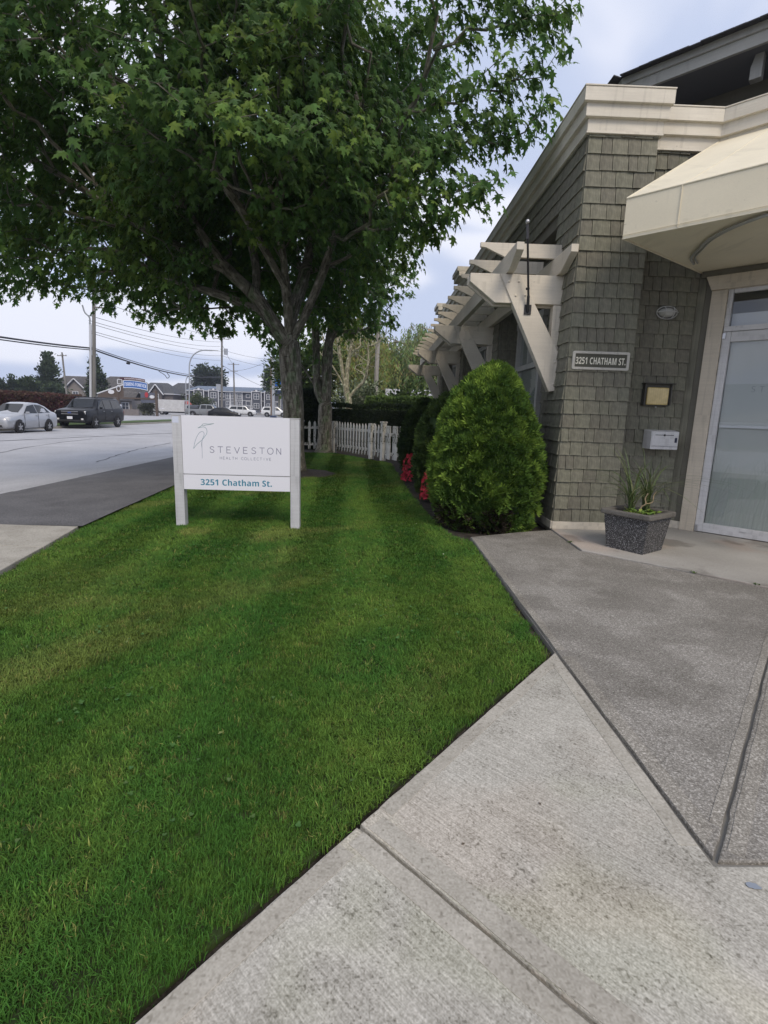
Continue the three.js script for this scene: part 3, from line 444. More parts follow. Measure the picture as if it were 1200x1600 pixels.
// ---------------------------------------------------------------- pergola along the street wall
{
  const pg = thing('wall_pergola', 'beige timber pergola on angled brackets along the shingled wall above the windows', 'pergola');
  const bz = [-5.80, -9.12, -12.62, -16.4];
  const boltG = new THREE.SphereGeometry(0.013, 8, 5, 0, 6.3, 0, 1.57); boltG.rotateX(Math.PI / 2); boltG.scale(1, 1, 0.8);
  const beamG = prismZ([[0.957, 2.685], [0.957, 2.60], [1.235, 2.395], [1.957, 2.395], [1.957, 2.685]], -0.02, -0.11, 0.004);
  const beamB = prismZ([[0.945, 2.672], [0.945, 2.585], [1.228, 2.376], [1.957, 2.376], [1.957, 2.672]], -0.112, -0.15, 0.003);
  const braceG = prismZ([[1.267, 2.683], [1.482, 2.683], [1.957, 1.905], [1.957, 1.495], [1.888, 1.487]], 0, -0.1, 0.004);
  const postG = bx(0.085, 0.52, 0.1, 1.912, 1.87, -0.075, 0, 0.004);
  for (const z of bz) {
    const b = new THREE.Group(); b.name = 'bracket'; b.position.z = z; pg.add(b);
    mesh('beam', beamG, trim, b); mesh('beam', beamB, trim, b); mesh('brace', braceG, trim, b); mesh('post', postG, trim, b);
    for (const [x, y] of [[1.365, 2.607], [1.471, 2.611], [1.448, 2.468], [1.55, 2.475], [1.93, 1.80], [1.935, 1.57]]) { const m = mesh('bolt', boltG, trim, b); m.position.set(x, y, 0.0); }
  }
  const zn = -5.43, zf = -16.75;
  for (const x of [1.367, 1.905]) {
    const s = new THREE.Shape([[-zn, 2.885], [-zf, 2.885], [-zf, 2.688], [-zn + 0.27, 2.688], [-zn, 2.815]].map(p => new THREE.Vector2(...p)));
    let g = new THREE.ExtrudeGeometry(s, { depth: 0.068, bevelEnabled: true, bevelSize: 0.003, bevelOffset: -0.003, bevelThickness: 0.003, bevelSegments: 1 }); g.rotateY(Math.PI / 2); g.translate(x - 0.034, 0, 0); mesh('long_beam', triUV(g), trim, pg);
  }
  const slatG = prismZ([[1.068, 3.030], [1.068, 2.983], [1.125, 2.978], [1.335, 2.889], [1.957, 2.889], [1.957, 3.030]], 0, -0.042, 0.003);
  const r = rng(2); for (let z = -5.95; z > -16.9; z -= 0.645) { const m = mesh('slat', slatG, trim, pg); m.position.set((r() - 0.5) * 0.012, 0, z + (r() - 0.5) * 0.015); }
}
{ // short flag staff on the first bracket
  const f = thing('flag_staff', 'short black flag staff with silver ball on the nearest pergola bracket', 'flagpole', [1.585, 2.33, -5.798]);
  mesh('base_plate', bx(0.075, 0.10, 0.012, 0, -0.05, 0.006, 0, 0.004), blackMetal, f);
  mesh('socket', rod([0, -0.02, 0.012], [-0.018, 0.13, 0.055], 0.017, 0.015, 10), blackMetal, f);
  mesh('staff', rod([-0.018, 0.13, 0.055], [-0.125, 0.74, 0.22], 0.0115, 0.0105, 10), blackMetal, f);
  mesh('collar', rod([-0.033, 0.185, 0.068], [-0.037, 0.205, 0.074], 0.02, 0.02, 10), blackMetal, f);
  mesh('sleeve', rod([-0.108, 0.64, 0.194], [-0.128, 0.76, 0.226], 0.0155, 0.0155, 10), mat({ c: [0.12, 0.12, 0.13], roughness: 0.3, metalness: 0.5 }), f);
  const s = new THREE.SphereGeometry(0.022, 14, 10); s.translate(-0.131, 0.785, 0.231); mesh('finial_ball', clean(s), steel, f);
}
// ---------------------------------------------------------------- fixtures on the wall
function canvasTex(w, h, draw) { const c = document.createElement('canvas'); c.width = w; c.height = h; draw(c.getContext('2d'), w, h); const t = new THREE.CanvasTexture(c); t.colorSpace = THREE.SRGBColorSpace; t.magFilter = THREE.LinearFilter; return t; }
function rrect(w, h, r) { const s = new THREE.Shape(), x = -w / 2, y = -h / 2; s.moveTo(x + r, y); s.lineTo(x + w - r, y); s.quadraticCurveTo(x + w, y, x + w, y + r); s.lineTo(x + w, y + h - r); s.quadraticCurveTo(x + w, y + h, x + w - r, y + h); s.lineTo(x + r, y + h); s.quadraticCurveTo(x, y + h, x, y + h - r); s.lineTo(x, y + r); s.quadraticCurveTo(x, y, x + r, y); return s; }
{
  const p = thing('address_plaque', 'olive address plaque with white rim reading 3251 CHATHAM ST.', 'plaque', [2.295, 1.795, -5.484], -0.005);
  const s = rrect(0.59, 0.183, 0.022), hole = rrect(0.535, 0.132, 0.008); s.holes.push(hole);
  const fr = new THREE.ExtrudeGeometry(s, { depth: 0.014, bevelEnabled: true, bevelSize: 0.003, bevelThickness: 0.003, bevelOffset: -0.003, bevelSegments: 2 }); mesh('rim', triUV(fr), mat({ c: [0.62, 0.60, 0.55], map: paintMap, roughness: 0.5 }), p);
  const f = new THREE.PlaneGeometry(0.545, 0.14); f.translate(0, 0, 0.008);
  mesh('face', f, mat({ c: [1, 1, 1], roughness: 0.6, map: canvasTex(1024, 264, (x, w, h) => { x.fillStyle = '#4c4b3f'; x.fillRect(0, 0, w, h); const r = rng(4); for (let i = 0; i < 500; i++) { x.fillStyle = `rgba(${r() > 0.5 ? '120,118,105' : '50,48,40'},.18)`; x.fillRect(r() * w, r() * h, 2 + r() * 40, 1 + r() * 2); } x.save(); x.fillStyle = '#e3dfcf'; x.scale(0.62, 1); x.font = 'bold 178px sans-serif'; x.textBaseline = 'middle'; const t = '3251 CHATHAM ST.', m = x.measureText(t).width; x.scale(Math.min(1.5, 985 / 0.62 / m), 1); x.fillText(t, 22 / 0.62, h / 2 + 6); x.restore(); }) }), p);
  for (const x of [-0.28, 0.28]) { const g = new THREE.SphereGeometry(0.005, 8, 5); g.translate(x, 0, 0.017); mesh('screw', clean(g), steel, p); }
}
{ // oval caged bulkhead lamp
  const b = thing('bulkhead_lamp', 'oval grey caged bulkhead lamp on the recessed shingle wall', 'lamp', [3.05, 2.335, -5.742]);
  const base = new THREE.SphereGeometry(0.1, 20, 12); base.scale(1.08, 0.6, 0.22); mesh('base', clean(base), mat({ c: [0.13, 0.13, 0.115], roughness: 0.6 }), b);
  const gl = new THREE.SphereGeometry(0.084, 20, 12); gl.scale(1.05, 0.6, 0.95); gl.translate(0, 0, 0.012); mesh('globe', clean(gl), mat({ c: [0.5, 0.5, 0.47], roughness: 0.15, clearcoat: 1 }), b);
  const ring = (rx, ry, rz, z) => tube(Array.from({ length: 20 }, (_, i) => { const a = i / 20 * 6.283; return [Math.cos(a) * rx, Math.sin(a) * ry, z]; }), 0.005, 6, 40, true);
  const hoop = x => tube(Array.from({ length: 9 }, (_, i) => { const a = -1.57 + i / 8 * 3.14, k = Math.sqrt(1 - x * x / 0.0121); return [x, Math.sin(a) * 0.062 * k, 0.02 + Math.cos(a) * 0.075 * k]; }), 0.0045, 6, 20);
  mesh('cage', merge([ring(0.11, 0.064, 0, 0.02), hoop(-0.045), hoop(0.045), tube(Array.from({ length: 11 }, (_, i) => { const a = -1.57 + i / 10 * 3.14; return [Math.sin(a) * 0.11, 0, 0.02 + Math.cos(a) * 0.078]; }), 0.0045, 6, 24)]), mat({ c: [0.55, 0.55, 0.53], roughness: 0.5 }), b);
}
{ // square wall floodlight, unlit, yellowed lens
  const f = thing('wall_floodlight', 'square wall floodlight with yellowed lens under a dark hood', 'floodlight', [3.045, 1.485, -5.75]);
  mesh('housing', bx(0.29, 0.235, 0.05, 0, -0.12, 0.02, 0, 0.006), mat({ c: [0.085, 0.08, 0.065], roughness: 0.6 }), f);
  mesh('hood', merge([bx(0.335, 0.012, 0.11, 0.005, 0.112, 0.045, 0, 0.003), bx(0.012, 0.22, 0.07, -0.142, -0.11, 0.035), bx(0.012, 0.22, 0.07, 0.142, -0.11, 0.035)]), mat({ c: [0.06, 0.058, 0.05], roughness: 0.6 }), f);
  const lensMap = tex(256, 256, (u, v) => { const rb = 0.5 + 0.5 * Math.cos(u * 60), s = 0.74 + (fbm(u * 4, v * 4, 3, 3) - 0.5) * 0.16 + rb * 0.03; return [s + 0.05, s - 0.03, s - 0.26]; });
  const lens = new RoundedBoxGeometry(0.235, 0.185, 0.03, 2, 0.012); lens.translate(0, -0.015, 0.055); mesh('lens', clean(lens), mat({ c: [0.95, 0.92, 0.82], map: lensMap, roughness: 0.2, clearcoat: 0.6 }), f);
  mesh('bolt', rod([-0.0, -0.125, 0.05], [0.0, -0.135, 0.05], 0.008), steel, f);
}
{
  const m = thing('mailbox', 'white metal wall mailbox with black slot and lock', 'mailbox', [3.12, 0.905, -5.742]);
  const w = 0.30, h = 0.205, d = 0.17;
  let body = prismZ([[0, 0], [0, h], [0.075, h], [d, h * 0.93], [d, 0.0]], -w / 2, w / 2, 0.003); body.rotateY(-Math.PI / 2); body.rotateY(0); body = triUV(body); mesh('body', body, whiteMetal, m);
  mesh('front_flap', bx(w - 0.02, 0.145, 0.005, 0, 0.04, d + 0.0025, 0, 0.002), whiteMetal, m);
  mesh('slot', bx(0.2, 0.006, 0.004, -0.01, 0.15, d + 0.006), blackMetal, m);
  const k = cyl(0.011, 0.011, 0.004, 0, 0, 0, 16); k.rotateX(Math.PI / 2); k.translate(-0.01, 0.152, d + 0.005); mesh('slot_knob', k, blackMetal, m);
  mesh('lock', bx(0.024, 0.052, 0.008, 0.118, 0.075, d + 0.007, 0, 0.003), mat({ c: [0.015, 0.02, 0.05], roughness: 0.4 }), m);
  mesh('lower_edge', bx(w - 0.01, 0.004, 0.006, 0, 0.03, d + 0.003), mat({ c: [0.4, 0.4, 0.42] }), m);
}
// ---------------------------------------------------------------- planter and its plants
{
  const P = thing('planter', 'square tapered planter of dark exposed pebbles with smooth grey rim by the entrance', 'planter', [2.475, 0.012, -4.71], 0.62);
  const pebMap = tex(512, 512, (u, v) => { const p = vnoise(u * 130, v * 130, 6, 130), q = vnoise(u * 260, v * 260, 9, 260), s = 0.24 + sstep(0.6, 0.85, p) * 0.40 + sstep(0.7, 0.9, q) * 0.3 - sstep(0.6, 0.9, 1 - p) * 0.1; return [s + 0.004, s, s]; }, 0.5), pebB = tex(512, 512, (u, v) => vnoise(u * 130, v * 130, 6, 130) * 0.7 + vnoise(u * 260, v * 260, 9, 260) * 0.3, 0.5, false);
  const a = 0.175, b = 0.212, h = 0.33, ring = [[-1, -1], [1, -1], [1, 1], [-1, 1]], f = (k, y) => ring.map(([x, z]) => [x * k, y, z * k]);
  const lo = f(a, 0), hi = f(b, h), sides = []; for (let i = 0; i < 4; i++) { const j = (i + 1) % 4; sides.push(quad(lo[j], lo[i], hi[i], hi[j])); }
  mesh('body', merge(sides.map(g => triUV(g))), mat({ c: [1, 1, 1], map: pebMap, bumpMap: pebB, bumpScale: 0.012, roughness: 0.7 }), P);
  const s = rrect(0.485, 0.485, 0.03); s.holes.push(rrect(0.375, 0.375, 0.02)); const g = new THREE.ExtrudeGeometry(s, { depth: 0.02, bevelEnabled: true, bevelSize: 0.014, bevelThickness: 0.014, bevelOffset: -0.014, bevelSegments: 4 }); g.rotateX(-Math.PI / 2); g.translate(0, h + 0.008, 0);
  mesh('rim', triUV(g), mat({ c: [0.36, 0.36, 0.37], map: edgeMap, roughness: 0.9 }), P);
  mesh('potting_soil', bx(0.39, 0.02, 0.39, 0, h - 0.01, 0), soil, P);
  // arching strap leaves
  function strap(base, yaw, len, lean, w) { const n = 7, p = [], id = [], dx = Math.cos(yaw), dz = Math.sin(yaw); for (let i = 0; i <= n; i++) { const t = i / n, hx = len * lean * t * t, y = len * (t - 0.55 * lean * t * t * t), ww = w * (1 - t * t) * (0.6 + 0.8 * t) + 0.0006; const cx = base[0] + dx * hx, cz = base[2] + dz * hx, cy = base[1] + y; p.push(cx - dz * ww, cy, cz + dx * ww, cx, cy - ww * 0.35, cz, cx + dz * ww, cy, cz - dx * ww); if (i < n) { const o = i * 3; for (const k of [0, 1]) id.push(o + k, o + k + 1, o + k + 4, o + k, o + k + 4, o + k + 3); } } const g = new THREE.BufferGeometry(); g.setAttribute('position', new THREE.Float32BufferAttribute(p, 3)); g.setIndex(id); g.computeVertexNormals(); return clean(g); }
  const leafM = [mat({ c: [0.07, 0.115, 0.035], roughness: 0.5, side: THREE.DoubleSide }), mat({ c: [0.10, 0.14, 0.045], roughness: 0.5, side: THREE.DoubleSide }), mat({ c: [0.16, 0.18, 0.07], roughness: 0.55, side: THREE.DoubleSide })], r = rng(9);
  const spots = [[2.41, -4.73, 'left spiky strap-leaved plant in the pebble planter'], [2.56, -4.74, 'right spiky strap-leaved plant in the pebble planter']];
  spots.forEach(([x, z, lab], k) => { const t = thing('spike_plant', lab, 'plant', [x, 0.355, z], 0, 'spiky plants in the planter'); for (let i = 0; i < 40; i++) { const lean = 0.12 + Math.pow(r(), 1.3) * 1.25, len = 0.30 + r() * 0.48; mesh('leaf', strap([(r() - 0.5) * 0.05, -0.005, (r() - 0.5) * 0.05], r() * 6.283, len, lean, 0.0045 + r() * 0.0025), leafM[i % 3], t); } });
  // low leafy rosettes
  const lg = new THREE.CircleGeometry(0.5, 10); { const q = lg.attributes.position; for (let i = 0; i < q.count; i++) { const x = q.getX(i), y = q.getY(i); q.setXYZ(i, x * 0.85, y + 0.5, 0.25 * x * x - 0.3 * y * y + (i % 2) * 0.04); } lg.computeVertexNormals(); }
  const gm = [mat({ c: [0.20, 0.30, 0.05], roughness: 0.6, side: THREE.DoubleSide }), mat({ c: [0.13, 0.23, 0.045], roughness: 0.6, side: THREE.DoubleSide }), mat({ c: [0.28, 0.36, 0.07], roughness: 0.6, side: THREE.DoubleSide })];
  for (const [x, z, lab] of [[2.37, -4.65, 'low lime green leafy plant at the left of the pebble planter'], [2.45, -4.58, 'low lime green leafy plant at the front rim of the pebble planter'], [2.55, -4.61, 'low lime green leafy plant at the right front of the pebble planter']]) {
    const t = thing('leafy_plant', lab, 'plant', [x, 0.35, z], 0, 'leafy plants in the planter');
    for (let i = 0; i < 26; i++) { const m = mesh('leaf', lg, gm[i % 3], t), a = r() * 6.283, d = Math.sqrt(r()) * 0.065; m.position.set(Math.cos(a) * d, 0.008 + r() * 0.035, Math.sin(a) * d); m.rotation.set(-1.2 + (r() - 0.5) * 0.9, 0, 0); m.rotation.order = 'YXZ'; m.rotation.y = r() * 6.283; m.scale.setScalar(0.03 + r() * 0.02); }
  }
  const tw = thing('dry_twig', 'pale bent dry twig stuck in the pebble planter', 'twig', [2.47, 0.35, -4.66]);
  const twM = mat({ c: [0.38, 0.29, 0.18], roughness: 0.9 }); mesh('stem', tube([[0, 0, 0], [0.005, 0.07, 0], [0.035, 0.10, 0.01], [0.03, 0.15, 0], [0.045, 0.2, 0.01]], 0.006, 6, 24), twM, tw); mesh('branch', tube([[0.035, 0.10, 0.01], [0.09, 0.12, 0.02], [0.10, 0.18, 0.01], [0.115, 0.22, 0.02]], 0.0045, 6, 20), twM, tw);
}
// ---------------------------------------------------------------- the sign on the lawn
{
  const S = thing('lawn_sign', 'white two-post lawn sign reading STEVESTON HEALTH COLLECTIVE, 3251 Chatham St.', 'sign', [-1.412, 0, -5.3], 0.012);
  const alu = mat({ c: [0.66, 0.67, 0.71], map: paintMap, roughness: 0.42 });
  const post = bx(0.094, 1.16, 0.094, 0, -0.05, -0.05, 0, 0.003);
  for (const x of [-0.597, 0.590]) { const m = mesh('post', post, alu, S); m.position.x = x; const c = mesh('post_cap', bx(0.098, 0.008, 0.098, x, 1.111, -0.05, 0, 0.002), alu, S); }
  // letter strokes on a 0..1 x 0..1 cell
  const L = { S: [[[0.88, 0.84], [0.7, 0.97], [0.5, 1], [0.28, 0.96], [0.14, 0.8], [0.2, 0.63], [0.5, 0.52], [0.82, 0.39], [0.9, 0.2], [0.74, 0.04], [0.48, 0], [0.25, 0.03], [0.08, 0.16]]], T: [[[0, 1], [1, 1]], [[0.5, 1], [0.5, 0]]], E: [[[0.9, 1], [0.12, 1], [0.12, 0], [0.92, 0]], [[0.12, 0.52], [0.8, 0.52]]], V: [[[0, 1], [0.5, 0], [1, 1]]], O: [Array.from({ length: 25 }, (_, i) => [0.5 + 0.56 * Math.cos(i / 24 * 6.2832), 0.5 + 0.52 * Math.sin(i / 24 * 6.2832)])], N: [[[0.1, 0], [0.1, 1], [0.92, 0], [0.92, 1]]], H: [[[0.1, 0], [0.1, 1]], [[0.92, 0], [0.92, 1]], [[0.1, 0.5], [0.92, 0.5]]], A: [[[0, 0], [0.5, 1], [1, 0]], [[0.2, 0.34], [0.8, 0.34]]], L: [[[0.15, 1], [0.15, 0], [0.85, 0]]], C: [Array.from({ length: 19 }, (_, i) => [0.52 + 0.52 * Math.cos(0.7 + i / 18 * 4.88), 0.5 + 0.52 * Math.sin(0.7 + i / 18 * 4.88)])], I: [[[0.5, 1], [0.5, 0]]] };
  const PW = 1.09, PH = 0.593, px = 1860, py = Math.round(px * PH / PW);
  const face = canvasTex(px, py, (x, w, h) => {
    x.fillStyle = '#ececf1'; x.fillRect(0, 0, w, h); const k = w / PW, X = m => (m + PW / 2) * k, Y = m => (1.118 - m) * k; // metres -> px (Y from ground height)
    const word = (t, x0, x1, yb, ht, lw, cw, col) => { x.strokeStyle = col; x.lineWidth = lw * k; x.lineJoin = 'round'; x.lineCap = 'butt'; const n = t.length, st = (x1 - x0 - cw) / (n - 1); [...t].forEach((ch, i) => { if (ch === ' ') return; const nar = ch === 'I' ? 0 : 0; for (const s of L[ch]) { x.beginPath(); s.forEach(([u, v], q) => { const a = X(x0 + i * st + u * cw), b = Y(yb + v * ht); q ? x.lineTo(a, b) : x.moveTo(a, b); }); x.stroke(); } }); };
    word('STEVESTON', -0.272, 0.457, 0.749, 0.062, 0.0062, 0.052, '#7d7c92'); word('HEALTH COLLECTIVE', -0.170, 0.354, 0.683, 0.026, 0.0036, 0.0215, '#8d8fa0');
    // one-line heron
    x.lineWidth = 0.0034 * k; x.lineCap = 'round'; x.strokeStyle = '#5f8f8c'; const P = (pts) => { x.beginPath(); pts.forEach(([a, b], i) => { if (a.length) return; i ? x.lineTo(X(a), Y(b)) : x.moveTo(X(a), Y(b)); }); x.stroke(); };
    const cv = pts => { const c = new THREE.CatmullRomCurve3(pts.map(([a, b]) => V(a, b, 0))); x.beginPath(); for (let i = 0; i <= 60; i++) { const q = c.getPoint(i / 60); i ? x.lineTo(X(q.x), Y(q.y)) : x.moveTo(X(q.x), Y(q.y)); } x.stroke(); };
    const ox = -0.545 + 0.0, sx = 1 / 5.217 / 806 * 5.5; // strokes traced in metres
    const q = (a, b) => [-1.842 + (a - 278) * 0.001247 + 1.412, 1.043 - (b - 168) * 0.001247];
    x.strokeStyle = '#35706e'; cv([q(447, 168), q(410, 177), q(378, 183), q(366, 188), q(352, 186)]); cv([q(447, 168), q(405, 173), q(372, 172), q(358, 175), q(345, 190), q(318, 207)]);
    x.strokeStyle = '#4d7f86'; cv([q(318, 207), q(345, 200), q(366, 198), q(382, 207), q(390, 228), q(386, 252), q(370, 275), q(350, 300), q(325, 322), q(300, 345), q(277, 375)]);
    x.strokeStyle = '#6f8797'; cv([q(277, 375), q(283, 345), q(295, 305), q(312, 268), q(332, 243), q(350, 235), q(362, 240), q(366, 255), q(360, 275), q(350, 300)]); x.strokeStyle = '#8b93a3'; cv([q(352, 296), q(347, 320), q(345, 370), q(345, 410), q(344, 452)]); cv([q(340, 315), q(342, 340), q(345, 372)]);
  });
  const fm = mat({ c: [0.93, 0.93, 0.95], map: face, roughness: 0.4 });
  const panel = mesh('name_panel', bx(PW, PH, 0.03, -0.004, 0.527, -0.022, 0, 0.002), alu, S); const pf = new THREE.PlaneGeometry(PW - 0.004, PH - 0.004); pf.translate(-0.004, 0.527 + PH / 2, -0.003); mesh('printed_face', pf, fm, panel);
  const face2 = canvasTex(1860, 265, (x, w, h) => { x.fillStyle = '#ececf1'; x.fillRect(0, 0, w, h); x.fillStyle = '#3486a0'; x.font = 'bold 152px sans-serif'; const t = '3251 Chatham St.', m = x.measureText(t).width, tw = 0.739 / PW * w; x.save(); x.translate((-0.375 + PW / 2 + 0.0) / PW * w, 184); x.scale(tw / m, 1); x.fillText(t, 0, 0); x.restore(); });
  const p2 = mesh('address_panel', bx(PW, 0.155, 0.03, -0.004, 0.367, -0.022, 0, 0.002), alu, S); const pf2 = new THREE.PlaneGeometry(PW - 0.004, 0.151); pf2.translate(-0.004, 0.4445, -0.003); mesh('printed_face', pf2, mat({ c: [0.93, 0.93, 0.95], map: face2, roughness: 0.4 }), p2);
  const st = bx(0.062, 0.062, 0.001, -0.604, 1.042, -0.0022); mesh('sticker', st, mat({ c: [0.62, 0.66, 0.78], roughness: 0.5 }), S);
}
// ---------------------------------------------------------------- picket fence
{
  const wMap = tex(512, 512, (u, v) => { let s = 0.86 + (fbm(u * 8, v * 8, 4, 15, 8) - 0.5) * 0.12; const chip = fbm(u * 26, v * 12, 3, 71, 0), c = sstep(0.64, 0.70, chip + (v < 0.25 ? 0.06 : 0)); s = lerp(s, 0.42, c); return [s, s - 0.004, s - 0.02 - c * 0.05]; }, 0.9);
  const paint = mat({ c: [0.9, 0.895, 0.88], map: wMap, roughness: 0.75 });
  const A = [-2.9, -15.72], B = [-1.29, -15.95], C = [0.22, -13.6], Dd = [0.95, -12.45];
  const F = thing('picket_fence', 'weathered white picket fence behind the second maple', 'fence'), G = thing('gate_panel', 'white solid board gate panel at the right end of the picket fence', 'gate');
  const picket = h => prismZ([[-0.036, 0], [0.036, 0], [0.036, h - 0.07], [0, h], [-0.036, h - 0.07]], 0, 0.02, 0.002), pk = picket(0.86);
  const r = rng(6);
  function run(a, b, posts) {
    const dx = b[0] - a[0], dz = b[1] - a[1], L = Math.hypot(dx, dz), yaw = Math.atan2(-dz, dx), n = Math.floor(L / 0.165);
    for (const y of [0.17, 0.67]) { const g = bx(L, 0.075, 0.035, 0, y, -0.02); g.rotateY(yaw); g.translate((a[0] + b[0]) / 2, 0, (a[1] + b[1]) / 2); mesh('rail', g, paint, F); }
    for (let i = 0; i <= n; i++) { const t = (i + 0.5) / (n + 1); if (posts.some(p => Math.abs(p - t) * L < 0.09)) continue; const m = mesh('picket', pk, paint, F); m.position.set(a[0] + dx * t, 0.04 + (r() - 0.5) * 0.03, a[1] + dz * t); m.rotation.y = yaw; m.rotation.z = (r() - 0.5) * 0.03; }
    for (const t of posts) { const m = mesh('post', bx(0.105, 0.92, 0.105, 0, 0, 0, 0, 0.004), paint, F); m.position.set(a[0] + dx * t, -0.04, a[1] + dz * t); m.rotation.y = yaw; mesh('post_cap', bx(0.135, 0.035, 0.135, 0, 0.921, 0, 0, 0.006), paint, m); }
  }
  run(A, B, [0.42]); run(B, C, [0.02, 0.78]);
  { const dx = Dd[0] - C[0], dz = Dd[1] - C[1], L = Math.hypot(dx, dz), yaw = Math.atan2(-dz, dx); G.position.set(C[0], 0, C[1]); G.rotation.y = yaw;
    mesh('post', bx(0.12, 0.97, 0.12, 0, -0.03, 0.02, 0, 0.004), paint, G); mesh('post_cap', bx(0.15, 0.04, 0.15, 0, 0.942, 0.02, 0, 0.006), paint, G);
    for (const y of [0.12, 0.62]) mesh('rail', bx(L - 0.1, 0.085, 0.03, L / 2 + 0.05, y, 0.02), paint, G);
    for (let i = 0; i < 8; i++) mesh('board', bx(0.13, 0.85, 0.018, 0.15 + i * 0.155, 0.03, i % 2 ? 0.045 : -0.005, 0, 0.002), paint, G); }
}
// ---------------------------------------------------------------- clipped cedars, azaleas, hedges
function spray(seed, n = 7, fan = 1.9, w = 0.16) { // flat fan of scale-leaf fingers, unit length
  const r = rng(seed), p = []; for (let i = 0; i < n; i++) { const a = (i / (n - 1) - 0.5) * fan, l = 0.65 + r() * 0.4 - Math.abs(a) * 0.12, bx0 = a * 0.12, by = 0.08 + r() * 0.1, tx = bx0 + Math.sin(a) * l, ty = by + Math.cos(a) * l, z = (r() - 0.5) * 0.25, nx = Math.cos(a) * w / 2, ny = -Math.sin(a) * w / 2, mx = lerp(bx0, tx, 0.6), my = lerp(by, ty, 0.6); p.push(bx0, by, 0, mx + nx, my + ny, z * 0.5 + 0.04, tx, ty, z, bx0, by, 0, tx, ty, z, mx - nx, my - ny, z * 0.5 + 0.04); }
  const g = new THREE.BufferGeometry(); g.setAttribute('position', new THREE.Float32BufferAttribute(p, 3)); g.computeVertexNormals(); return g;
}
const sprayG = [spray(1, 7, 1.9, 0.12), spray(2, 7, 1.9, 0.12), spray(3, 6, 2.3, 0.12)];
const upV = V(0, 1, 0);
function scatter(parent, name, geos, material, list) { // list: {p, dir (tip), n (facing), s, c}
  const per = geos.map(() => []); list.forEach((q, i) => per[i % geos.length].push(q)); const out = [], m = new THREE.Matrix4(), x = V(), y = V(), z = V();
  per.forEach((L, k) => { if (!L.length) return; const im = new THREE.InstancedMesh(geos[k], material, L.length); im.name = name; im.userData.kind = 'stuff'; im.castShadow = im.receiveShadow = true; L.forEach((q, i) => { y.copy(q.dir).normalize(); z.copy(q.n).addScaledVector(y, -q.n.dot(y)); if (z.lengthSq() < 1e-6) z.set(y.y, y.z, y.x).addScaledVector(y, -(y.y * y.x + y.z * y.y + y.x * y.z)); z.normalize(); x.crossVectors(y, z); m.makeBasis(x, y, z).scale(V(q.s, q.s, q.s)); m.setPosition(q.p); im.setMatrixAt(i, m); im.setColorAt(i, lin(...q.c)); }); parent.add(im); out.push(im); });
  return out;
}
const leafBlade = mat({ c: [1, 1, 1], roughness: 0.85, specularIntensity: 0.3, side: THREE.DoubleSide });
const cedarSpray = [spray(11, 5, 1.7, 0.24), spray(12, 5, 1.5, 0.22), spray(13, 4, 1.8, 0.26)];
function cedar(label, pos, prof, seed, n, sz, base, tipc, brown) { // prof: [y, rx, rz, offx]
  const T = thing('clipped_cedar', label, 'shrub', pos, 0, 'clipped cedars along the wall'), r = rng(seed);
  const at = y => { for (let i = 1; i < prof.length; i++) if (y <= prof[i][0]) { const t = clamp((y - prof[i - 1][0]) / (prof[i][0] - prof[i - 1][0])), s = t; return [1, 2, 3].map(k => lerp(prof[i - 1][k], prof[i][k], s)); } return prof[prof.length - 1].slice(1); };
  const H = prof[prof.length - 1][0], bump = (a, y) => 1 + 0.22 * (fbm(Math.cos(a) * 2.6 + 9, Math.sin(a) * 2.6 + y * 3.4, 4, seed) - 0.5) + 0.20 * (fbm(a * 4.5 + 3, y * 10, 3, seed + 3) - 0.5);
  const core = grid(36, 30, (u, v) => { const a = u * 6.2832, y = v * H, q = at(y), b = bump(a, y) * 0.80; return [q[2] + Math.cos(a) * q[0] * b, y * 0.985, Math.sin(a) * q[1] * b]; });
  mesh('inner_twigs', core, mat({ c: base, roughness: 1 }), T); mesh('trunk', cyl(0.05, 0.04, 0.3, 0, -0.05, 0, 8), bark, T);
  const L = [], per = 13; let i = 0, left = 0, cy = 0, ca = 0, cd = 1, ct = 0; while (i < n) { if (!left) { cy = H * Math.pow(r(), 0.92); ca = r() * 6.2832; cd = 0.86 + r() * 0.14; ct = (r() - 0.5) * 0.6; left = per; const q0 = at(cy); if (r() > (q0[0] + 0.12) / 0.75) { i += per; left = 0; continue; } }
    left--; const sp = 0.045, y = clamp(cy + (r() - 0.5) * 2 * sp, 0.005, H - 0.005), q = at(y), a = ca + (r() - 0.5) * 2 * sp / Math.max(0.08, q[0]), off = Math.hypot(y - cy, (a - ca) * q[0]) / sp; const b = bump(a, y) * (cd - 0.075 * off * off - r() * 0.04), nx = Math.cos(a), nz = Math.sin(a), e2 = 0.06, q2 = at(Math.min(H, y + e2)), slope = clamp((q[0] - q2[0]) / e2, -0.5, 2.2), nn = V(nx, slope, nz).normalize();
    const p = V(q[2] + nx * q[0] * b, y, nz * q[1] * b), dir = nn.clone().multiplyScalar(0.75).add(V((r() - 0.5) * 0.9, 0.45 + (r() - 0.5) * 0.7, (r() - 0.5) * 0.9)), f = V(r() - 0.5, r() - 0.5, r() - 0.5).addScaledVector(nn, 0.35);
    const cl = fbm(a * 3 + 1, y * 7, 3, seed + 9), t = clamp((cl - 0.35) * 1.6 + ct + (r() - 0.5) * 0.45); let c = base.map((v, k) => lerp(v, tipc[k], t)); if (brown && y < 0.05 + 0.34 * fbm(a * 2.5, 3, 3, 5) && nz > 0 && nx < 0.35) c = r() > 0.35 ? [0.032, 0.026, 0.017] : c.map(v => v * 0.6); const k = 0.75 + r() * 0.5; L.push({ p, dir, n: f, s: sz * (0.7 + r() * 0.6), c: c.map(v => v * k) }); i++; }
  scatter(T, 'foliage', cedarSpray, leafBlade, L); return T;
}
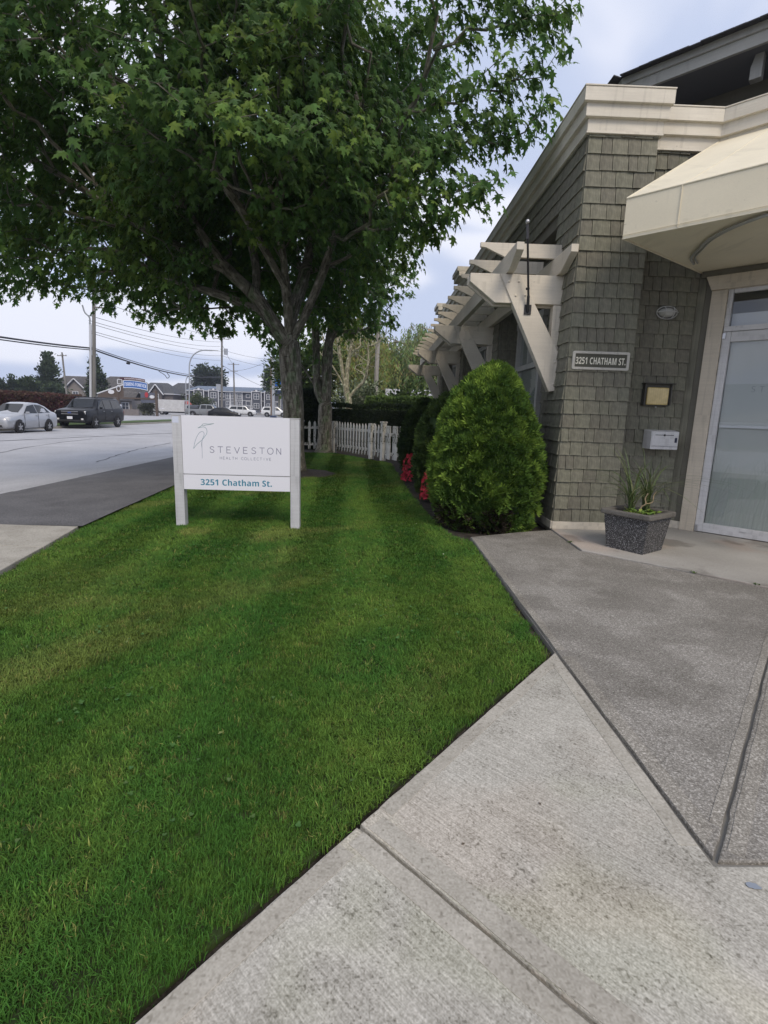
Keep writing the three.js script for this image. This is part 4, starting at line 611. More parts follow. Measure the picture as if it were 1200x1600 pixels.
cedar('large bright green rounded cedar bush in front of the corner pier', [1.265, -0.03, -5.83], [[0, 0.50, 0.50, 0.02], [0.12, 0.575, 0.57, 0.01], [0.40, 0.63, 0.61, 0], [0.70, 0.64, 0.61, 0.005], [1.0, 0.58, 0.57, -0.005], [1.25, 0.495, 0.49, -0.02], [1.45, 0.385, 0.39, -0.03], [1.60, 0.27, 0.27, -0.01], [1.70, 0.15, 0.15, 0.02], [1.77, 0.03, 0.03, 0.03]], 21, 25000, 0.078, [0.068, 0.132, 0.024], [0.215, 0.325, 0.050], true);
cedar('dark green rounded cedar, middle of the three along the wall', [1.09, -0.03, -8.25], [[0, 0.36, 0.4, 0], [0.3, 0.45, 0.48, 0], [0.7, 0.46, 0.48, 0], [1.05, 0.38, 0.4, 0], [1.3, 0.27, 0.28, 0], [1.45, 0.14, 0.15, 0], [1.53, 0.02, 0.02, 0]], 22, 12000, 0.085, [0.036, 0.066, 0.020], [0.09, 0.14, 0.034], false);
cedar('dark green rounded cedar farthest along the wall near the gate panel', [1.02, -0.03, -11.2], [[0, 0.40, 0.42, 0], [0.35, 0.50, 0.5, 0], [0.75, 0.50, 0.5, 0], [1.1, 0.4, 0.42, 0], [1.32, 0.25, 0.25, 0], [1.46, 0.12, 0.12, 0], [1.52, 0.02, 0.02, 0]], 23, 10000, 0.09, [0.028, 0.052, 0.018], [0.068, 0.108, 0.030], false);
function azalea(label, pos, R, seed) {
  const T = thing('azalea', label, 'shrub', pos, 0, 'red azaleas between the cedars'), r = rng(seed), L = [], Fl = [];
  const fl = (() => { const p = []; for (let i = 0; i < 5; i++) { const a = i * 1.2566, b = a + 0.55, c = a - 0.55; p.push(0, 0, 0, Math.cos(c) * 0.6, Math.sin(c) * 0.6, 0.25, Math.cos(a), Math.sin(a), 0.4, 0, 0, 0, Math.cos(a), Math.sin(a), 0.4, Math.cos(b) * 0.6, Math.sin(b) * 0.6, 0.25); } const g = new THREE.BufferGeometry(); g.setAttribute('position', new THREE.Float32BufferAttribute(p, 3)); g.computeVertexNormals(); return g; })();
  for (let i = 0; i < 900; i++) { const a = r() * 6.283, y = r(), rr = R[0] * Math.sqrt(1 - Math.pow(y * 0.85, 2)) * (0.85 + r() * 0.2), p = V(Math.cos(a) * rr, 0.04 + y * R[1], Math.sin(a) * rr), n = V(Math.cos(a), y, Math.sin(a)); if (fbm(a * 3, y * 7, 2, seed) > 0.45) { const k = 0.7 + r() * 0.5; Fl.push({ p, dir: V(r() - 0.5, r(), r() - 0.5), n: n.clone().add(V(r() - 0.5, r() - 0.5, r() - 0.5)), s: 0.018 + r() * 0.012, c: [0.56 * k, 0.035 * k, 0.06 * k] }); } }
  for (let i = 0; i < 500; i++) { const a = r() * 6.283, y = r(), rr = R[0] * Math.sqrt(1 - y * y * 0.7) * r(); L.push({ p: V(Math.cos(a) * rr, 0.02 + y * R[1] * 0.95, Math.sin(a) * rr), dir: V(Math.cos(a), 0.6 + r(), Math.sin(a)), n: V(r() - 0.5, r(), r() - 0.5), s: 0.05, c: [0.05, 0.085, 0.028] }); }
  mesh('stem', merge([0, 1, 2, 3, 4].map(i => rod([0, -0.02, 0], [Math.cos(i * 1.3) * R[0] * 0.7, R[1] * 0.7, Math.sin(i * 1.3) * R[0] * 0.7], 0.008, 0.004, 5))), bark, T);
  scatter(T, 'leaves', [sprayG[1]], leafBlade, L); scatter(T, 'flowers', [fl], mat({ c: [1, 1, 1], roughness: 0.7, side: THREE.DoubleSide }), Fl);
}
azalea('red flowering azalea between the middle and farthest dark cedars', [0.70, -0.04, -9.55], [0.2, 0.46], 4);
azalea('small red azalea between the bright cedar and the middle dark cedar', [0.82, -0.04, -7.35], [0.15, 0.40], 5);
// hedges: box core with leafy skin
const roundLeaf = (() => { const g = new THREE.CircleGeometry(0.5, 6); const q = g.attributes.position; for (let i = 0; i < q.count; i++) q.setXYZ(i, q.getX(i) * 0.6, q.getY(i) + 0.5, 0.3 * q.getX(i) * q.getX(i)); g.deleteAttribute('uv'); g.computeVertexNormals(); return g; })();
function hedge(name, label, a, b, y0, y1, thick, seed, n, sz, c0, c1, topc, parentName = 'hedge') {
  const dx = b[0] - a[0], dz = b[1] - a[1], L = Math.hypot(dx, dz), yaw = Math.atan2(-dz, dx), T = thing(name, label, 'hedge', [(a[0] + b[0]) / 2, y0, (a[1] + b[1]) / 2], yaw), r = rng(seed), H = y1 - y0;
  mesh('inner_twigs', bx(L - 0.1, H - 0.06, thick - 0.1, 0, 0, 0, 0, 0.05), mat({ c: c0, roughness: 1 }), T);
  const lst = []; for (let i = 0; i < n; i++) { const f = r(), x = (r() - 0.5) * L; let y, z, nn; if (f < 0.62) { y = r() * H; z = thick / 2; nn = V(0, 0.25, 1); } else if (f < 0.9) { y = H; z = (r() - 0.5) * thick; nn = V(0, 1, 0.3); } else { y = r() * H; z = (r() - 0.5) * thick; nn = V(r() > 0.5 ? 1 : -1, 0.2, 0); } let X = x; if (Math.abs(nn.x) > 0.5) X = nn.x * L / 2;
    const bmp = (fbm(X * 1.6 + 5, y * 2 + z, 3, seed) - 0.5) * 0.22 + (r() - 0.5) * 0.1; const p = V(X, Math.min(y, H), z).addScaledVector(nn, bmp), cl = clamp((fbm(X * 3, y * 3 + z * 3, 3, seed + 2) - 0.3) * 1.8 + (r() - 0.5) * 0.4), k = 0.7 + r() * 0.6; let c = c0.map((v, q) => lerp(v, c1[q], cl)); if (topc && r() < 0.35 + 0.4 * (y > H * 0.75 ? 1 : 0)) c = topc; lst.push({ p, dir: nn.clone().add(V((r() - 0.5) * 1.4, (r() - 0.2) * 0.9, (r() - 0.5) * 1.4)), n: V(r() - 0.5, r() - 0.5, r() - 0.5), s: sz * (0.7 + r() * 0.7), c: c.map(v => v * k) }); }
  scatter(T, 'foliage', [roundLeaf, sprayG[0]], leafBlade, lst); return T;
}
hedge('tall_hedge', 'tall dark green hedge behind the picket fence and maple trunks', [-2.85, -17.6], [-1.75, -17.7], -0.1, 1.82, 0.9, 31, 7000, 0.075, [0.028, 0.046, 0.024], [0.055, 0.085, 0.034]);
hedge('clipped_hedge', 'long dark green clipped hedge behind the picket fence', [-1.7, -18.0], [1.9, -17.6], -0.1, 1.36, 0.9, 32, 9000, 0.07, [0.026, 0.043, 0.022], [0.052, 0.08, 0.032]);
hedge('pale_hedge', 'pale green clipped hedge far behind the fence beside the wooden pole', [-0.4, -24.3], [4.5, -23.8], -0.2, 1.84, 1.4, 33, 9000, 0.11, [0.075, 0.125, 0.035], [0.17, 0.25, 0.07]);
hedge('red_hedge', 'long dark red leaved hedge behind the silver sedan', [-22.9, -20], [-23.6, -41.5], -0.3, 1.72, 1.6, 34, 16000, 0.13, [0.085, 0.034, 0.042], [0.17, 0.066, 0.076], [0.11, 0.075, 0.055]);
// ---------------------------------------------------------------- trees
// skeleton: seed limbs, then each tip joins the nearest fitting node; radii follow the number of tips carried
function growTree(o) {
  const r = rng(o.seed), nodes = [], add = (p, par) => { const n = { p, par, kids: [], len: par ? par.len + p.distanceTo(par.p) : 0, tips: 0, dir: par ? p.clone().sub(par.p).normalize() : V(0, 1, 0) }; if (par) par.kids.push(n); nodes.push(n); return n; };
  const limbEnd = [];
  for (const pl of o.limbs) { // polylines; the first starts a root, others start at the node nearest to their first point
    const c = new THREE.CatmullRomCurve3(pl.map(q => V(...q))), n = Math.max(2, Math.ceil(c.getLength() / 0.22)); let cur = null;
    if (nodes.length) { const q = V(...pl[0]); let best = 1e9; for (const m of nodes) { const d = m.p.distanceTo(q); if (d < best) { best = d; cur = m; } } }
    for (let i = cur ? 1 : 0; i <= n; i++) cur = add(c.getPoint(i / n), cur); limbEnd.push(cur);
  }
  const seedNodes = nodes.length, minLen = o.bare ?? 0;
  const tips = o.tips.map(p => ({ p, d: Math.min(...nodes.map(n => n.p.distanceToSquared(p))) })).sort((a, b) => a.d - b.d);
  const t = V(), tipNodes = [];
  for (const { p } of tips) {
    let best = 1e9, bn = null;
    for (const n of nodes) { if (n.len < minLen) continue; t.copy(p).sub(n.p); const d = t.length(); if (d < 0.02) continue; const cs = t.dot(n.dir) / d, cost = d * (1.25 - 0.55 * cs) + n.len * (o.pathCost ?? 0.12) + (n.p.y > p.y ? (n.p.y - p.y) * (o.downCost ?? 0.5) : 0); if (cost < best) { best = cost; bn = n; } }
    const d = bn.p.distanceTo(p), seg = Math.max(1, Math.round(d / (o.step ?? 0.3))), c1 = bn.p.clone().addScaledVector(bn.dir, d * 0.35), c2 = p.clone().addScaledVector(V((r() - 0.5) * 0.3, o.droop ?? 0.12, (r() - 0.5) * 0.3), d * 0.6).lerp(bn.p, 0.25);
    const cv = new THREE.CubicBezierCurve3(bn.p, c1, c2, p); let cur = bn; for (let i = 1; i <= seg; i++) { const q = cv.getPoint(i / seg); if (i < seg) q.add(V((r() - 0.5), (r() - 0.5), (r() - 0.5)).multiplyScalar(0.05 * d / seg)); cur = add(q, cur); } tipNodes.push(cur); cur.isTip = true;
  }
  for (const n of nodes) n.tips = 0; for (const n of [...tipNodes, ...limbEnd]) { let m = n; while (m) { m.tips++; m = m.par; } }
  const N = nodes[0].tips, ex = Math.log(o.R / o.r0) / Math.log(N); for (const n of nodes) n.r = o.r0 * Math.pow(n.tips, ex);
  nodes[0].r *= o.flare ?? 1.35; if (nodes[1]) nodes[1].r *= 1 + ((o.flare ?? 1.35) - 1) * 0.45; if (nodes[2]) nodes[2].r *= 1 + ((o.flare ?? 1.35) - 1) * 0.15;
  // tubes along chains
  const pos = [], nor = [], uv = [], idx = [], trunkParts = { pos: [], nor: [], uv: [], idx: [] };
  const rings = (chain, S, big) => {
    const T = big ? trunkParts : { pos, nor, uv, idx }, st = T.pos.length / 3; let side = V(1, 0, 0), vv = 0;
    chain.forEach((n, i) => { const a = chain[Math.max(0, i - 1)].p, b = chain[Math.min(chain.length - 1, i + 1)].p, d = b.clone().sub(a).normalize(); side.addScaledVector(d, -side.dot(d)); if (side.lengthSq() < 1e-4) side.set(0, 0, 1).addScaledVector(d, -d.z); side.normalize(); const up = d.clone().cross(side); if (i) vv += n.p.distanceTo(chain[i - 1].p); const rad = i === 0 && n.par && !big ? Math.min(n.r, chain[1].r * 1.25) : n.r; for (let k = 0; k <= S; k++) { const an = k / S * 6.2832, q = side.clone().multiplyScalar(Math.cos(an)).addScaledVector(up, Math.sin(an)), bump = big ? 1 + 0.10 * (fbm(Math.cos(an) * 1.5 + 3, Math.sin(an) * 1.5 + n.len * 2, 3, o.seed) - 0.5) * 2 : 1; T.pos.push(n.p.x + q.x * rad * bump, n.p.y + q.y * rad * bump, n.p.z + q.z * rad * bump); T.nor.push(q.x, q.y, q.z); T.uv.push(k / S * Math.max(1, Math.round(rad * 6.28 / 0.45)) , vv * 1.2); } });
    for (let i = 0; i < chain.length - 1; i++) for (let k = 0; k < S; k++) { const a = st + i * (S + 1) + k, b = a + S + 1; T.idx.push(a, a + 1, b + 1, a, b + 1, b); }
  };
  const stack = [[nodes[0], null]]; while (stack.length) { let [n, par] = stack.pop(); const chain = par ? [par] : []; while (n) { chain.push(n); const ks = n.kids.slice().sort((a, b) => b.tips - a.tips); for (let i = 1; i < ks.length; i++) stack.push([ks[i], n]); n = ks[0]; } const rr = chain[Math.min(1, chain.length - 1)].r; if (chain.length > 1) rings(chain, rr > 0.1 ? 16 : rr > 0.03 ? 8 : rr > 0.01 ? 5 : 3, !par); }
  const mk = (T) => { const g = new THREE.BufferGeometry(); g.setAttribute('position', new THREE.Float32BufferAttribute(T.pos, 3)); g.setAttribute('normal', new THREE.Float32BufferAttribute(T.nor, 3)); g.setAttribute('uv', new THREE.Float32BufferAttribute(T.uv, 2)); g.setIndex(T.idx); return g; };
  return { trunk: mk(trunkParts), branches: mk({ pos, nor, uv, idx }), nodes, tipNodes };
}
// maple leaf: five lobes, folded along the midrib, unit length from stalk to tip
const mapleLeaf = (() => {
  const h = [[0.06, -0.02], [0.34, -0.10], [0.22, 0.12], [0.62, 0.26], [0.38, 0.33], [0.52, 0.52], [0.20, 0.42], [0.17, 0.62], [0.27, 0.76], [0.10, 0.80], [0, 1.12]];
  const pts = [[0, 0], ...h, ...h.slice(0, -1).reverse().map(([x, y]) => [-x, y])], z = (x, y) => -0.35 * Math.abs(x) - 0.28 * y * y + 0.05, p = [], c = [0, 0.34];
  for (let i = 0; i < pts.length; i++) { const a = pts[i], b = pts[(i + 1) % pts.length]; p.push(c[0], c[1], z(...c), a[0], a[1], z(...a), b[0], b[1], z(...b)); }
  const g = new THREE.BufferGeometry(); g.setAttribute('position', new THREE.Float32BufferAttribute(p, 3)); g.computeVertexNormals(); return g;
})();
const mapleMat = mat({ c: [1, 1, 1], roughness: 0.8, specularIntensity: 0.35, side: THREE.DoubleSide, transmission: 0.42, thickness: 0 });
const leafTint = (r, young) => { const k = 0.6 + r() * 0.8, y = young ? r() * 0.8 : r() * r() * 0.5; return [lerp(0.080, 0.215, y) * k, lerp(0.172, 0.310, y) * k, lerp(0.040, 0.048, y) * k]; };
function leaves(tree, o) {
  const r = rng(o.seed), L = [], c = o.centre;
  for (const n of tree.nodes) {
    if (n.r > o.rMax) continue; const isTip = n.isTip, cnt = isTip ? o.tipLeaves : o.midLeaves; const out = n.p.clone().sub(c); out.y *= 0.4; out.normalize();
    const young = fbm(n.p.x * 1.3 + 5, n.p.y * 1.3 + n.p.z, 3, o.seed) > 0.58;
    for (let i = 0; i < cnt; i++) {
      const off = V(r() - 0.5, r() - 0.6, r() - 0.5).multiplyScalar(isTip ? o.spread : o.spread * 0.8), dir = out.clone().multiplyScalar(0.55).add(V((r() - 0.5) * 1.5, -0.65 + (r() - 0.5) * 0.7, (r() - 0.5) * 1.5)), nn = V((r() - 0.5) * 1.3, 0.9, (r() - 0.5) * 1.3).addScaledVector(out, 0.5);
      L.push({ p: n.p.clone().add(off), dir, n: nn, s: o.size * (0.5 + r() * 0.85), c: leafTint(r, young) });
    }
  }
  return L;
}
function inside(r, c, R, bias = 0.45) { const a = r() * 6.2832, u = r() * 2 - 1, q = Math.pow(r(), bias), s = Math.sqrt(1 - u * u); return V(c[0] + Math.cos(a) * s * R[0] * q, c[1] + u * R[1] * q, c[2] + Math.sin(a) * s * R[2] * q); }
{ // the big maple
  const r = rng(101), tips = [], Z = -10.2;
  const floorAt = p => 2.95 + 0.55 * sstep(-9, -6, p.z) + 0.7 * sstep(2.4, 0.8, Math.hypot(p.x + 1.6, p.z + 10.2)) + 0.55 * sstep(-3.6, -2.4, p.x) * sstep(-10.5, -8, p.z) - 0.1 * sstep(-3, -6, p.x);
  const edge = [[3.0, 0.0], [3.71, 0.2], [4.68, 0.85], [5.59, 1.12], [6.47, 1.27], [7.3, 1.55], [12, 2.2]], rightEdge = p => { const k = -p.z / 9, y = 1.2 + (p.y - 1.2) / k; let i = 1; while (i < edge.length - 1 && y > edge[i][0]) i++; return k * (lerp(edge[i - 1][1], edge[i][1], clamp((y - edge[i - 1][0]) / (edge[i][0] - edge[i - 1][0]))) - 0.36); };
  let guard = 0; while (tips.length < 4500 && guard++ < 90000) {
    const p = inside(r, [-2.7, 5.9, -9.6], [4.9, 3.9, 4.6]); if (p.y < floorAt(p)) continue; if (fbm(p.x * 0.8 + 3, p.y * 0.8 + p.z * 0.9, 3, 6) < 0.40) continue;
    // right-hand edge leans back to the trunk
    if (p.x > rightEdge(p) + 0.3 * (fbm(p.y * 2, p.z * 2, 2, 8) - 0.5)) continue; tips.push(p);
  }
  // long sprays reaching right over the lawn toward the building
  for (const [a, b, n] of [[[0.6, 5.6, -7.2], [1.98, 5.62, -6.5], 22], [[0.4, 4.9, -7.0], [1.80, 4.95, -6.3], 20], [[0.2, 4.2, -7.0], [1.74, 4.40, -6.2], 24], [[0.0, 3.9, -7.2], [1.22, 3.68, -6.2], 18], [[0.5, 6.3, -7.6], [1.7, 6.0, -6.6], 18], [[-0.2, 3.7, -7.8], [0.75, 3.62, -7.0], 20], [[0.2, 4.6, -7.6], [1.25, 4.45, -6.7], 20], [[-6.2, 3.2, -9.5], [-6.8, 2.95, -8.4], 6], [[-3.2, 2.9, -9.2], [-2.95, 2.55, -9.0], 3], [[-0.2, 3.5, -8.8], [0.55, 3.5, -8.2], 6]]) for (let i = 0; i < n; i++) { const t = (i + 0.5) / n; tips.push(V(lerp(a[0], b[0], t) + (r() - 0.5) * 0.12, lerp(a[1], b[1], t) + (r() - 0.5) * 0.26, lerp(a[2], b[2], t) + (r() - 0.5) * 0.3)); }
  const limbs = [
    [[-1.60, -0.06, Z], [-1.60, 0.6, Z], [-1.61, 1.3, Z], [-1.66, 2.0, Z], [-1.68, 2.55, Z], [-1.60, 3.1, Z - 0.1], [-1.45, 3.7, Z - 0.3], [-1.3, 4.6, Z - 0.5], [-1.3, 5.8, Z - 0.5], [-1.5, 7.2, Z - 0.3]],
    [[-1.68, 2.35, Z], [-1.95, 2.75, Z + 0.1], [-2.24, 3.2, Z + 0.25], [-2.65, 3.56, Z + 0.5], [-2.95, 3.95, Z + 0.7], [-3.3, 4.5, Z + 0.8], [-3.9, 5.4, Z + 0.9], [-4.4, 6.4, Z + 1.0]],
    [[-2.24, 3.2, Z + 0.25], [-2.26, 3.7, Z + 0.1], [-2.42, 4.4, Z], [-2.7, 5.4, Z - 0.2], [-2.9, 6.8, Z - 0.3]],
    [[-1.66, 2.45, Z], [-1.35, 2.95, Z + 0.15], [-1.02, 3.6, Z + 0.4], [-0.75, 4.2, Z + 0.8], [-0.45, 5.0, Z + 1.5], [-0.2, 5.9, Z + 2.3]],
    [[-1.67, 2.5, Z], [-1.66, 3.1, Z + 0.3], [-1.64, 3.8, Z + 0.9], [-1.7, 4.6, Z + 1.7], [-1.8, 5.4, Z + 2.6]],
    [[-1.66, 2.15, Z], [-1.95, 2.45, Z + 0.15], [-2.25, 2.75, Z + 0.3], [-2.5, 3.1, Z + 0.4]],
    [[-1.95, 2.75, Z + 0.1], [-2.3, 3.0, Z + 0.2], [-2.8, 3.18, Z + 0.3], [-3.6, 3.4, Z + 0.2], [-4.8, 3.9, Z + 0.3]],
    [[-2.65, 3.56, Z + 0.5], [-3.2, 3.75, Z + 0.7], [-4.1, 4.2, Z + 0.9], [-5.2, 4.8, Z + 1.0]],
    [[-1.64, 3.3, Z + 0.5], [-2.1, 4.1, Z + 1.4], [-2.7, 5.0, Z + 2.1], [-3.1, 6.0, Z + 2.5]],
  ];
  const tree = growTree({ seed: 5, limbs, tips, R: 0.205, r0: 0.0042, bare: 2.75, flare: 1.45, pathCost: 0.10 });
  const T = thing('maple_tree', 'big broadleaf maple behind the white sign, crown filling the upper left', 'tree', [0, 0, 0], 0, 'maples on the lawn');
  mesh('trunk', tree.trunk, bark, T); mesh('branches', tree.branches, bark, T);
  const L = leaves(tree, { seed: 8, rMax: 0.0125, tipLeaves: 20, midLeaves: 12, spread: 0.34, size: 0.112, centre: V(-2.2, 5, -10) });
  // the leaves nearest the eye are single parts, the rest one mass
  const eye = V(0, 1.2, 0), vis = L.filter(q => { const d = q.p.clone().sub(eye); return -d.z > 2 && Math.abs(d.x / d.z) < 0.74 && d.y / -d.z < 0.8; }).sort((a, b) => a.p.distanceTo(eye) / a.s - b.p.distanceTo(eye) / b.s), near = new Set(vis.slice(0, 300));
  const rest = L.filter(q => !near.has(q)); scatter(T, 'foliage', [mapleLeaf], mapleMat, rest);
  const tints = [[0.08, 0.165, 0.038], [0.1, 0.19, 0.04], [0.066, 0.14, 0.035], [0.17, 0.26, 0.045]].map(c => mat({ c, roughness: 0.8, specularIntensity: 0.35, side: THREE.DoubleSide, transmission: 0.42, thickness: 0 })), m4 = new THREE.Matrix4(), y = V(), z = V(), x = V(); let i = 0;
  for (const q of near) { const m = mesh('leaf', mapleLeaf, tints[i++ % 4], T); y.copy(q.dir).normalize(); z.copy(q.n).addScaledVector(y, -q.n.dot(y)).normalize(); x.crossVectors(y, z); m4.makeBasis(x, y, z); m.quaternion.setFromRotationMatrix(m4); m.position.copy(q.p); m.scale.setScalar(q.s); }
  console.log('maple leaves', L.length, 'nodes', tree.nodes.length, 'tips', tips.length);
}
{ // the second maple by the fence
  const r = rng(102), tips = [], Z = -15.6; let guard = 0;
  while (tips.length < 620 && guard++ < 20000) { const p = inside(r, [-1.55, 5.2, Z + 0.3], [2.9, 2.6, 2.9]); if (p.y < 3.5 - 0.25 * sstep(-1.4, 0.6, p.x) + 0.4 * sstep(-2, -3.4, p.x)) continue; if (p.x > 0.1 + (p.y - 3) * 0.45) continue; tips.push(p); }
  const limbs = [[[-1.54, -0.06, Z], [-1.53, 0.5, Z], [-1.52, 1.1, Z], [-1.50, 1.7, Z], [-1.47, 2.6, Z], [-1.38, 3.5, Z], [-1.15, 4.4, Z], [-1.0, 5.4, Z]], [[-1.52, 1.35, Z], [-1.72, 1.75, Z + 0.05], [-1.78, 2.5, Z + 0.05], [-1.80, 3.4, Z + 0.1], [-1.95, 4.6, Z + 0.2]], [[-1.72, 1.75, Z + 0.05], [-2.0, 2.2, Z + 0.1], [-2.35, 2.7, Z + 0.1], [-2.9, 3.5, Z]], [[-1.76, 2.7, Z + 0.05], [-2.05, 3.0, Z + 0.2], [-2.35, 3.6, Z + 0.3]], [[-1.45, 2.9, Z], [-1.2, 3.5, Z + 0.3], [-0.7, 4.2, Z + 0.6]], [[-1.40, 3.2, Z], [-0.95, 3.45, Z + 0.2], [-0.4, 3.5, Z + 0.3]]];
  const tree = growTree({ seed: 6, limbs, tips, R: 0.20, r0: 0.005, bare: 2.6, flare: 1.5 });
  const T = thing('maple_tree', 'second smaller maple with forked trunk in front of the picket fence', 'tree', [0, 0, 0], 0, 'maples on the lawn');
  mesh('trunk', tree.trunk, bark, T); mesh('branches', tree.branches, bark, T);
  scatter(T, 'foliage', [mapleLeaf], mapleMat, leaves(tree, { seed: 9, rMax: 0.014, tipLeaves: 14, midLeaves: 8, spread: 0.34, size: 0.135, centre: V(-1.5, 4.5, Z) }));
}
{ // pale, nearly bare tree beyond the hedge
  const r = rng(103), tips = [], Z = -23; for (let i = 0; i < 260; i++) { const p = inside(r, [-1.3, 4.6, Z], [1.9, 2.1, 1.8], 0.6); if (p.y > 2.6) tips.push(p); }
  const limbs = [[[-1.22, -0.3, Z], [-1.22, 0.8, Z], [-1.22, 1.6, Z], [-1.3, 1.95, Z], [-1.6, 2.6, Z], [-2.0, 3.2, Z], [-2.4, 3.7, Z]], [[-1.24, 1.75, Z], [-0.95, 2.15, Z], [-0.6, 2.5, Z], [-0.42, 3.1, Z], [-0.42, 4.2, Z], [-0.3, 5.0, Z]], [[-1.3, 1.95, Z], [-1.3, 3.0, Z], [-1.1, 4.2, Z], [-0.9, 5.2, Z]], [[-1.32, 2.1, Z], [-1.6, 3.4, Z], [-1.75, 4.6, Z], [-1.6, 5.8, Z]]];
  const tree = growTree({ seed: 7, limbs, tips, R: 0.15, r0: 0.008, bare: 2.4, flare: 1.2, droop: -0.2 });
  const T = thing('bare_tree', 'pale nearly leafless multi-stemmed tree beyond the hedge', 'tree'), pb = mat({ c: [2.3, 2.25, 1.8], map: barkMap, roughness: 0.95 }); mesh('trunk', tree.trunk, pb, T); mesh('branches', tree.branches, pb, T);
  const Lf = leaves(tree, { seed: 3, rMax: 0.0085, tipLeaves: 4, midLeaves: 0, spread: 0.25, size: 0.06, centre: V(-1.3, 4, Z) }); Lf.forEach(q => { q.c = [0.16, 0.18, 0.08]; }); scatter(T, 'sparse_leaves', [roundLeaf], leafBlade, Lf);
}
function willow(label, pos, H, R, seed, n, c0, c1, lw = 0.11) {
  const T = thing('willow_tree', label, 'tree', pos, 0, 'willows beyond the hedge'), r = rng(seed), tips = []; for (let i = 0; i < 80; i++) { const a = r() * 6.283, d = Math.sqrt(r()) * R * 0.9; tips.push(V(Math.cos(a) * d, H * (0.98 - 0.32 * (d / R) * (d / R)) - r() * H * 0.25, Math.sin(a) * d)); }
  const tree = growTree({ seed, limbs: [[[0, -0.3, 0], [0.05, H * 0.2, 0], [0, H * 0.4, 0], [0.1, H * 0.7, 0]]], tips, R: 0.28, r0: 0.03, bare: H * 0.3 }); mesh('trunk', tree.trunk, bark, T); mesh('branches', tree.branches, bark, T);
  const L = []; for (let i = 0; i < n; i++) { const b = tips[Math.floor(r() * tips.length)], a = r() * 6.283, d0 = r() * 0.9, len = H * (0.18 + 0.5 * r() * r()), sx = b.x + Math.cos(a) * d0, sz = b.z + Math.sin(a) * d0, k = Math.floor(len / 0.14), tone = clamp(fbm(sx * 1.1 + 7, sz * 1.1, 3, seed) * 1.4 - 0.2 + (r() - 0.5) * 0.3); for (let q = 0; q < k; q++) { const t = q / k, y = b.y + 0.15 - t * len; if (y < 0.9) break; const s = r() > 0.5 ? 1 : -1, c = c0.map((v, m) => lerp(v, c1[m], tone) * (0.75 + r() * 0.5)); L.push({ p: V(sx + Math.cos(a) * t * 0.3 + (r() - 0.5) * 0.06, y, sz + Math.sin(a) * t * 0.3 + (r() - 0.5) * 0.06), dir: V(s * (0.3 + r() * 0.4), -1, (r() - 0.5)), n: V(r() - 0.5, 0.3, r() - 0.5), s: lw * (0.8 + r() * 0.6), c }); } }
  const nl = (() => { const p = [0, 0, 0, 0.14, 0.45, 0, 0, 1.2, 0, 0, 0, 0, 0, 1.2, 0, -0.14, 0.45, 0], g = new THREE.BufferGeometry(); g.setAttribute('position', new THREE.Float32BufferAttribute(p, 3)); g.computeVertexNormals(); return g; })();
  scatter(T, 'foliage', [nl], leafBlade, L);
}
willow('large weeping willow with trailing green strands left of the pergola end', [3.0, -0.3, -37], 8.2, 3.4, 61, 1500, [0.10, 0.145, 0.06], [0.24, 0.30, 0.13], 0.2);
willow('yellow green weeping willow behind the pale bare tree', [-1.6, -0.3, -33], 7.4, 2.6, 62, 1300, [0.14, 0.18, 0.06], [0.32, 0.34, 0.12], 0.17);
// generic crown of leaf clumps for trees and bushes farther off
function crownTree(name, label, pos, H, Rx, Ry, yc, seed, n, sz, c0, c1, opt = {}) {
  const T = thing(name, label, opt.cat ?? 'tree', pos, 0, opt.group), r = rng(seed), tips = []; const nt = opt.tips ?? 60;
  for (let i = 0; i < nt; i++) { const p = inside(r, [0, yc, 0], [Rx * 0.92, Ry * 0.92, Rx * 0.92], 0.5); if (opt.cone) { const k = clamp((H - p.y) / (H - (yc - Ry)) * 1.25 + 0.08, 0, 1); p.x *= k; p.z *= k; } tips.push(p); }
  if (H > 2.2) { const tree = growTree({ seed, limbs: [[[0, -0.3, 0], [0, yc * 0.3, 0.02], [0.03, yc * 0.7, 0], [0, yc + Ry * 0.3, 0]]], tips, R: H * 0.025, r0: 0.02, bare: Math.max(0.3, (yc - Ry) * 0.9), step: 0.6 }); mesh('trunk', tree.trunk, bark, T); mesh('branches', tree.branches, bark, T); }
  else mesh('stems', merge([0, 1, 2].map(i => rod([0, -0.1, 0], [Math.cos(i * 2) * Rx * 0.5, yc, Math.sin(i * 2) * Rx * 0.5], 0.03, 0.015, 5))), bark, T);
  const L = [], cs = Rx * 0.36; for (let i = 0; i < n; i++) { const b = tips[Math.floor(r() * nt)], p = b.clone().add(V(r() - 0.5, r() - 0.5, r() - 0.5).multiplyScalar(2 * cs * Math.cbrt(r()))); if (p.y < 0.05) p.y = 0.05; const out = p.clone().sub(V(0, yc, 0)).normalize(), t = clamp(r() * 0.6 + fbm(b.x * 1.3 + 9, b.y * 1.3 + b.z, 2, seed) * 0.8 - 0.2), k = 0.75 + r() * 0.5; L.push({ p, dir: out.add(V((r() - 0.5) * 1.5, (r() - 0.3) * 1.2, (r() - 0.5) * 1.5)), n: V(r() - 0.5, 0.7, r() - 0.5), s: sz * (0.7 + r() * 0.7), c: c0.map((v, m) => lerp(v, c1[m], t) * k) }); }
  scatter(T, 'crown', [roundLeaf], leafBlade, L); return T;
}
const DG = [0.035, 0.055, 0.03], MG = [0.07, 0.10, 0.045];
crownTree('poplar_tree', 'broad cone-shaped tree left of the small leaning pole', [-58, -0.3, -95], 10, 2.6, 4.2, 5.6, 201, 5200, 0.42, DG, MG, { cone: 1 });
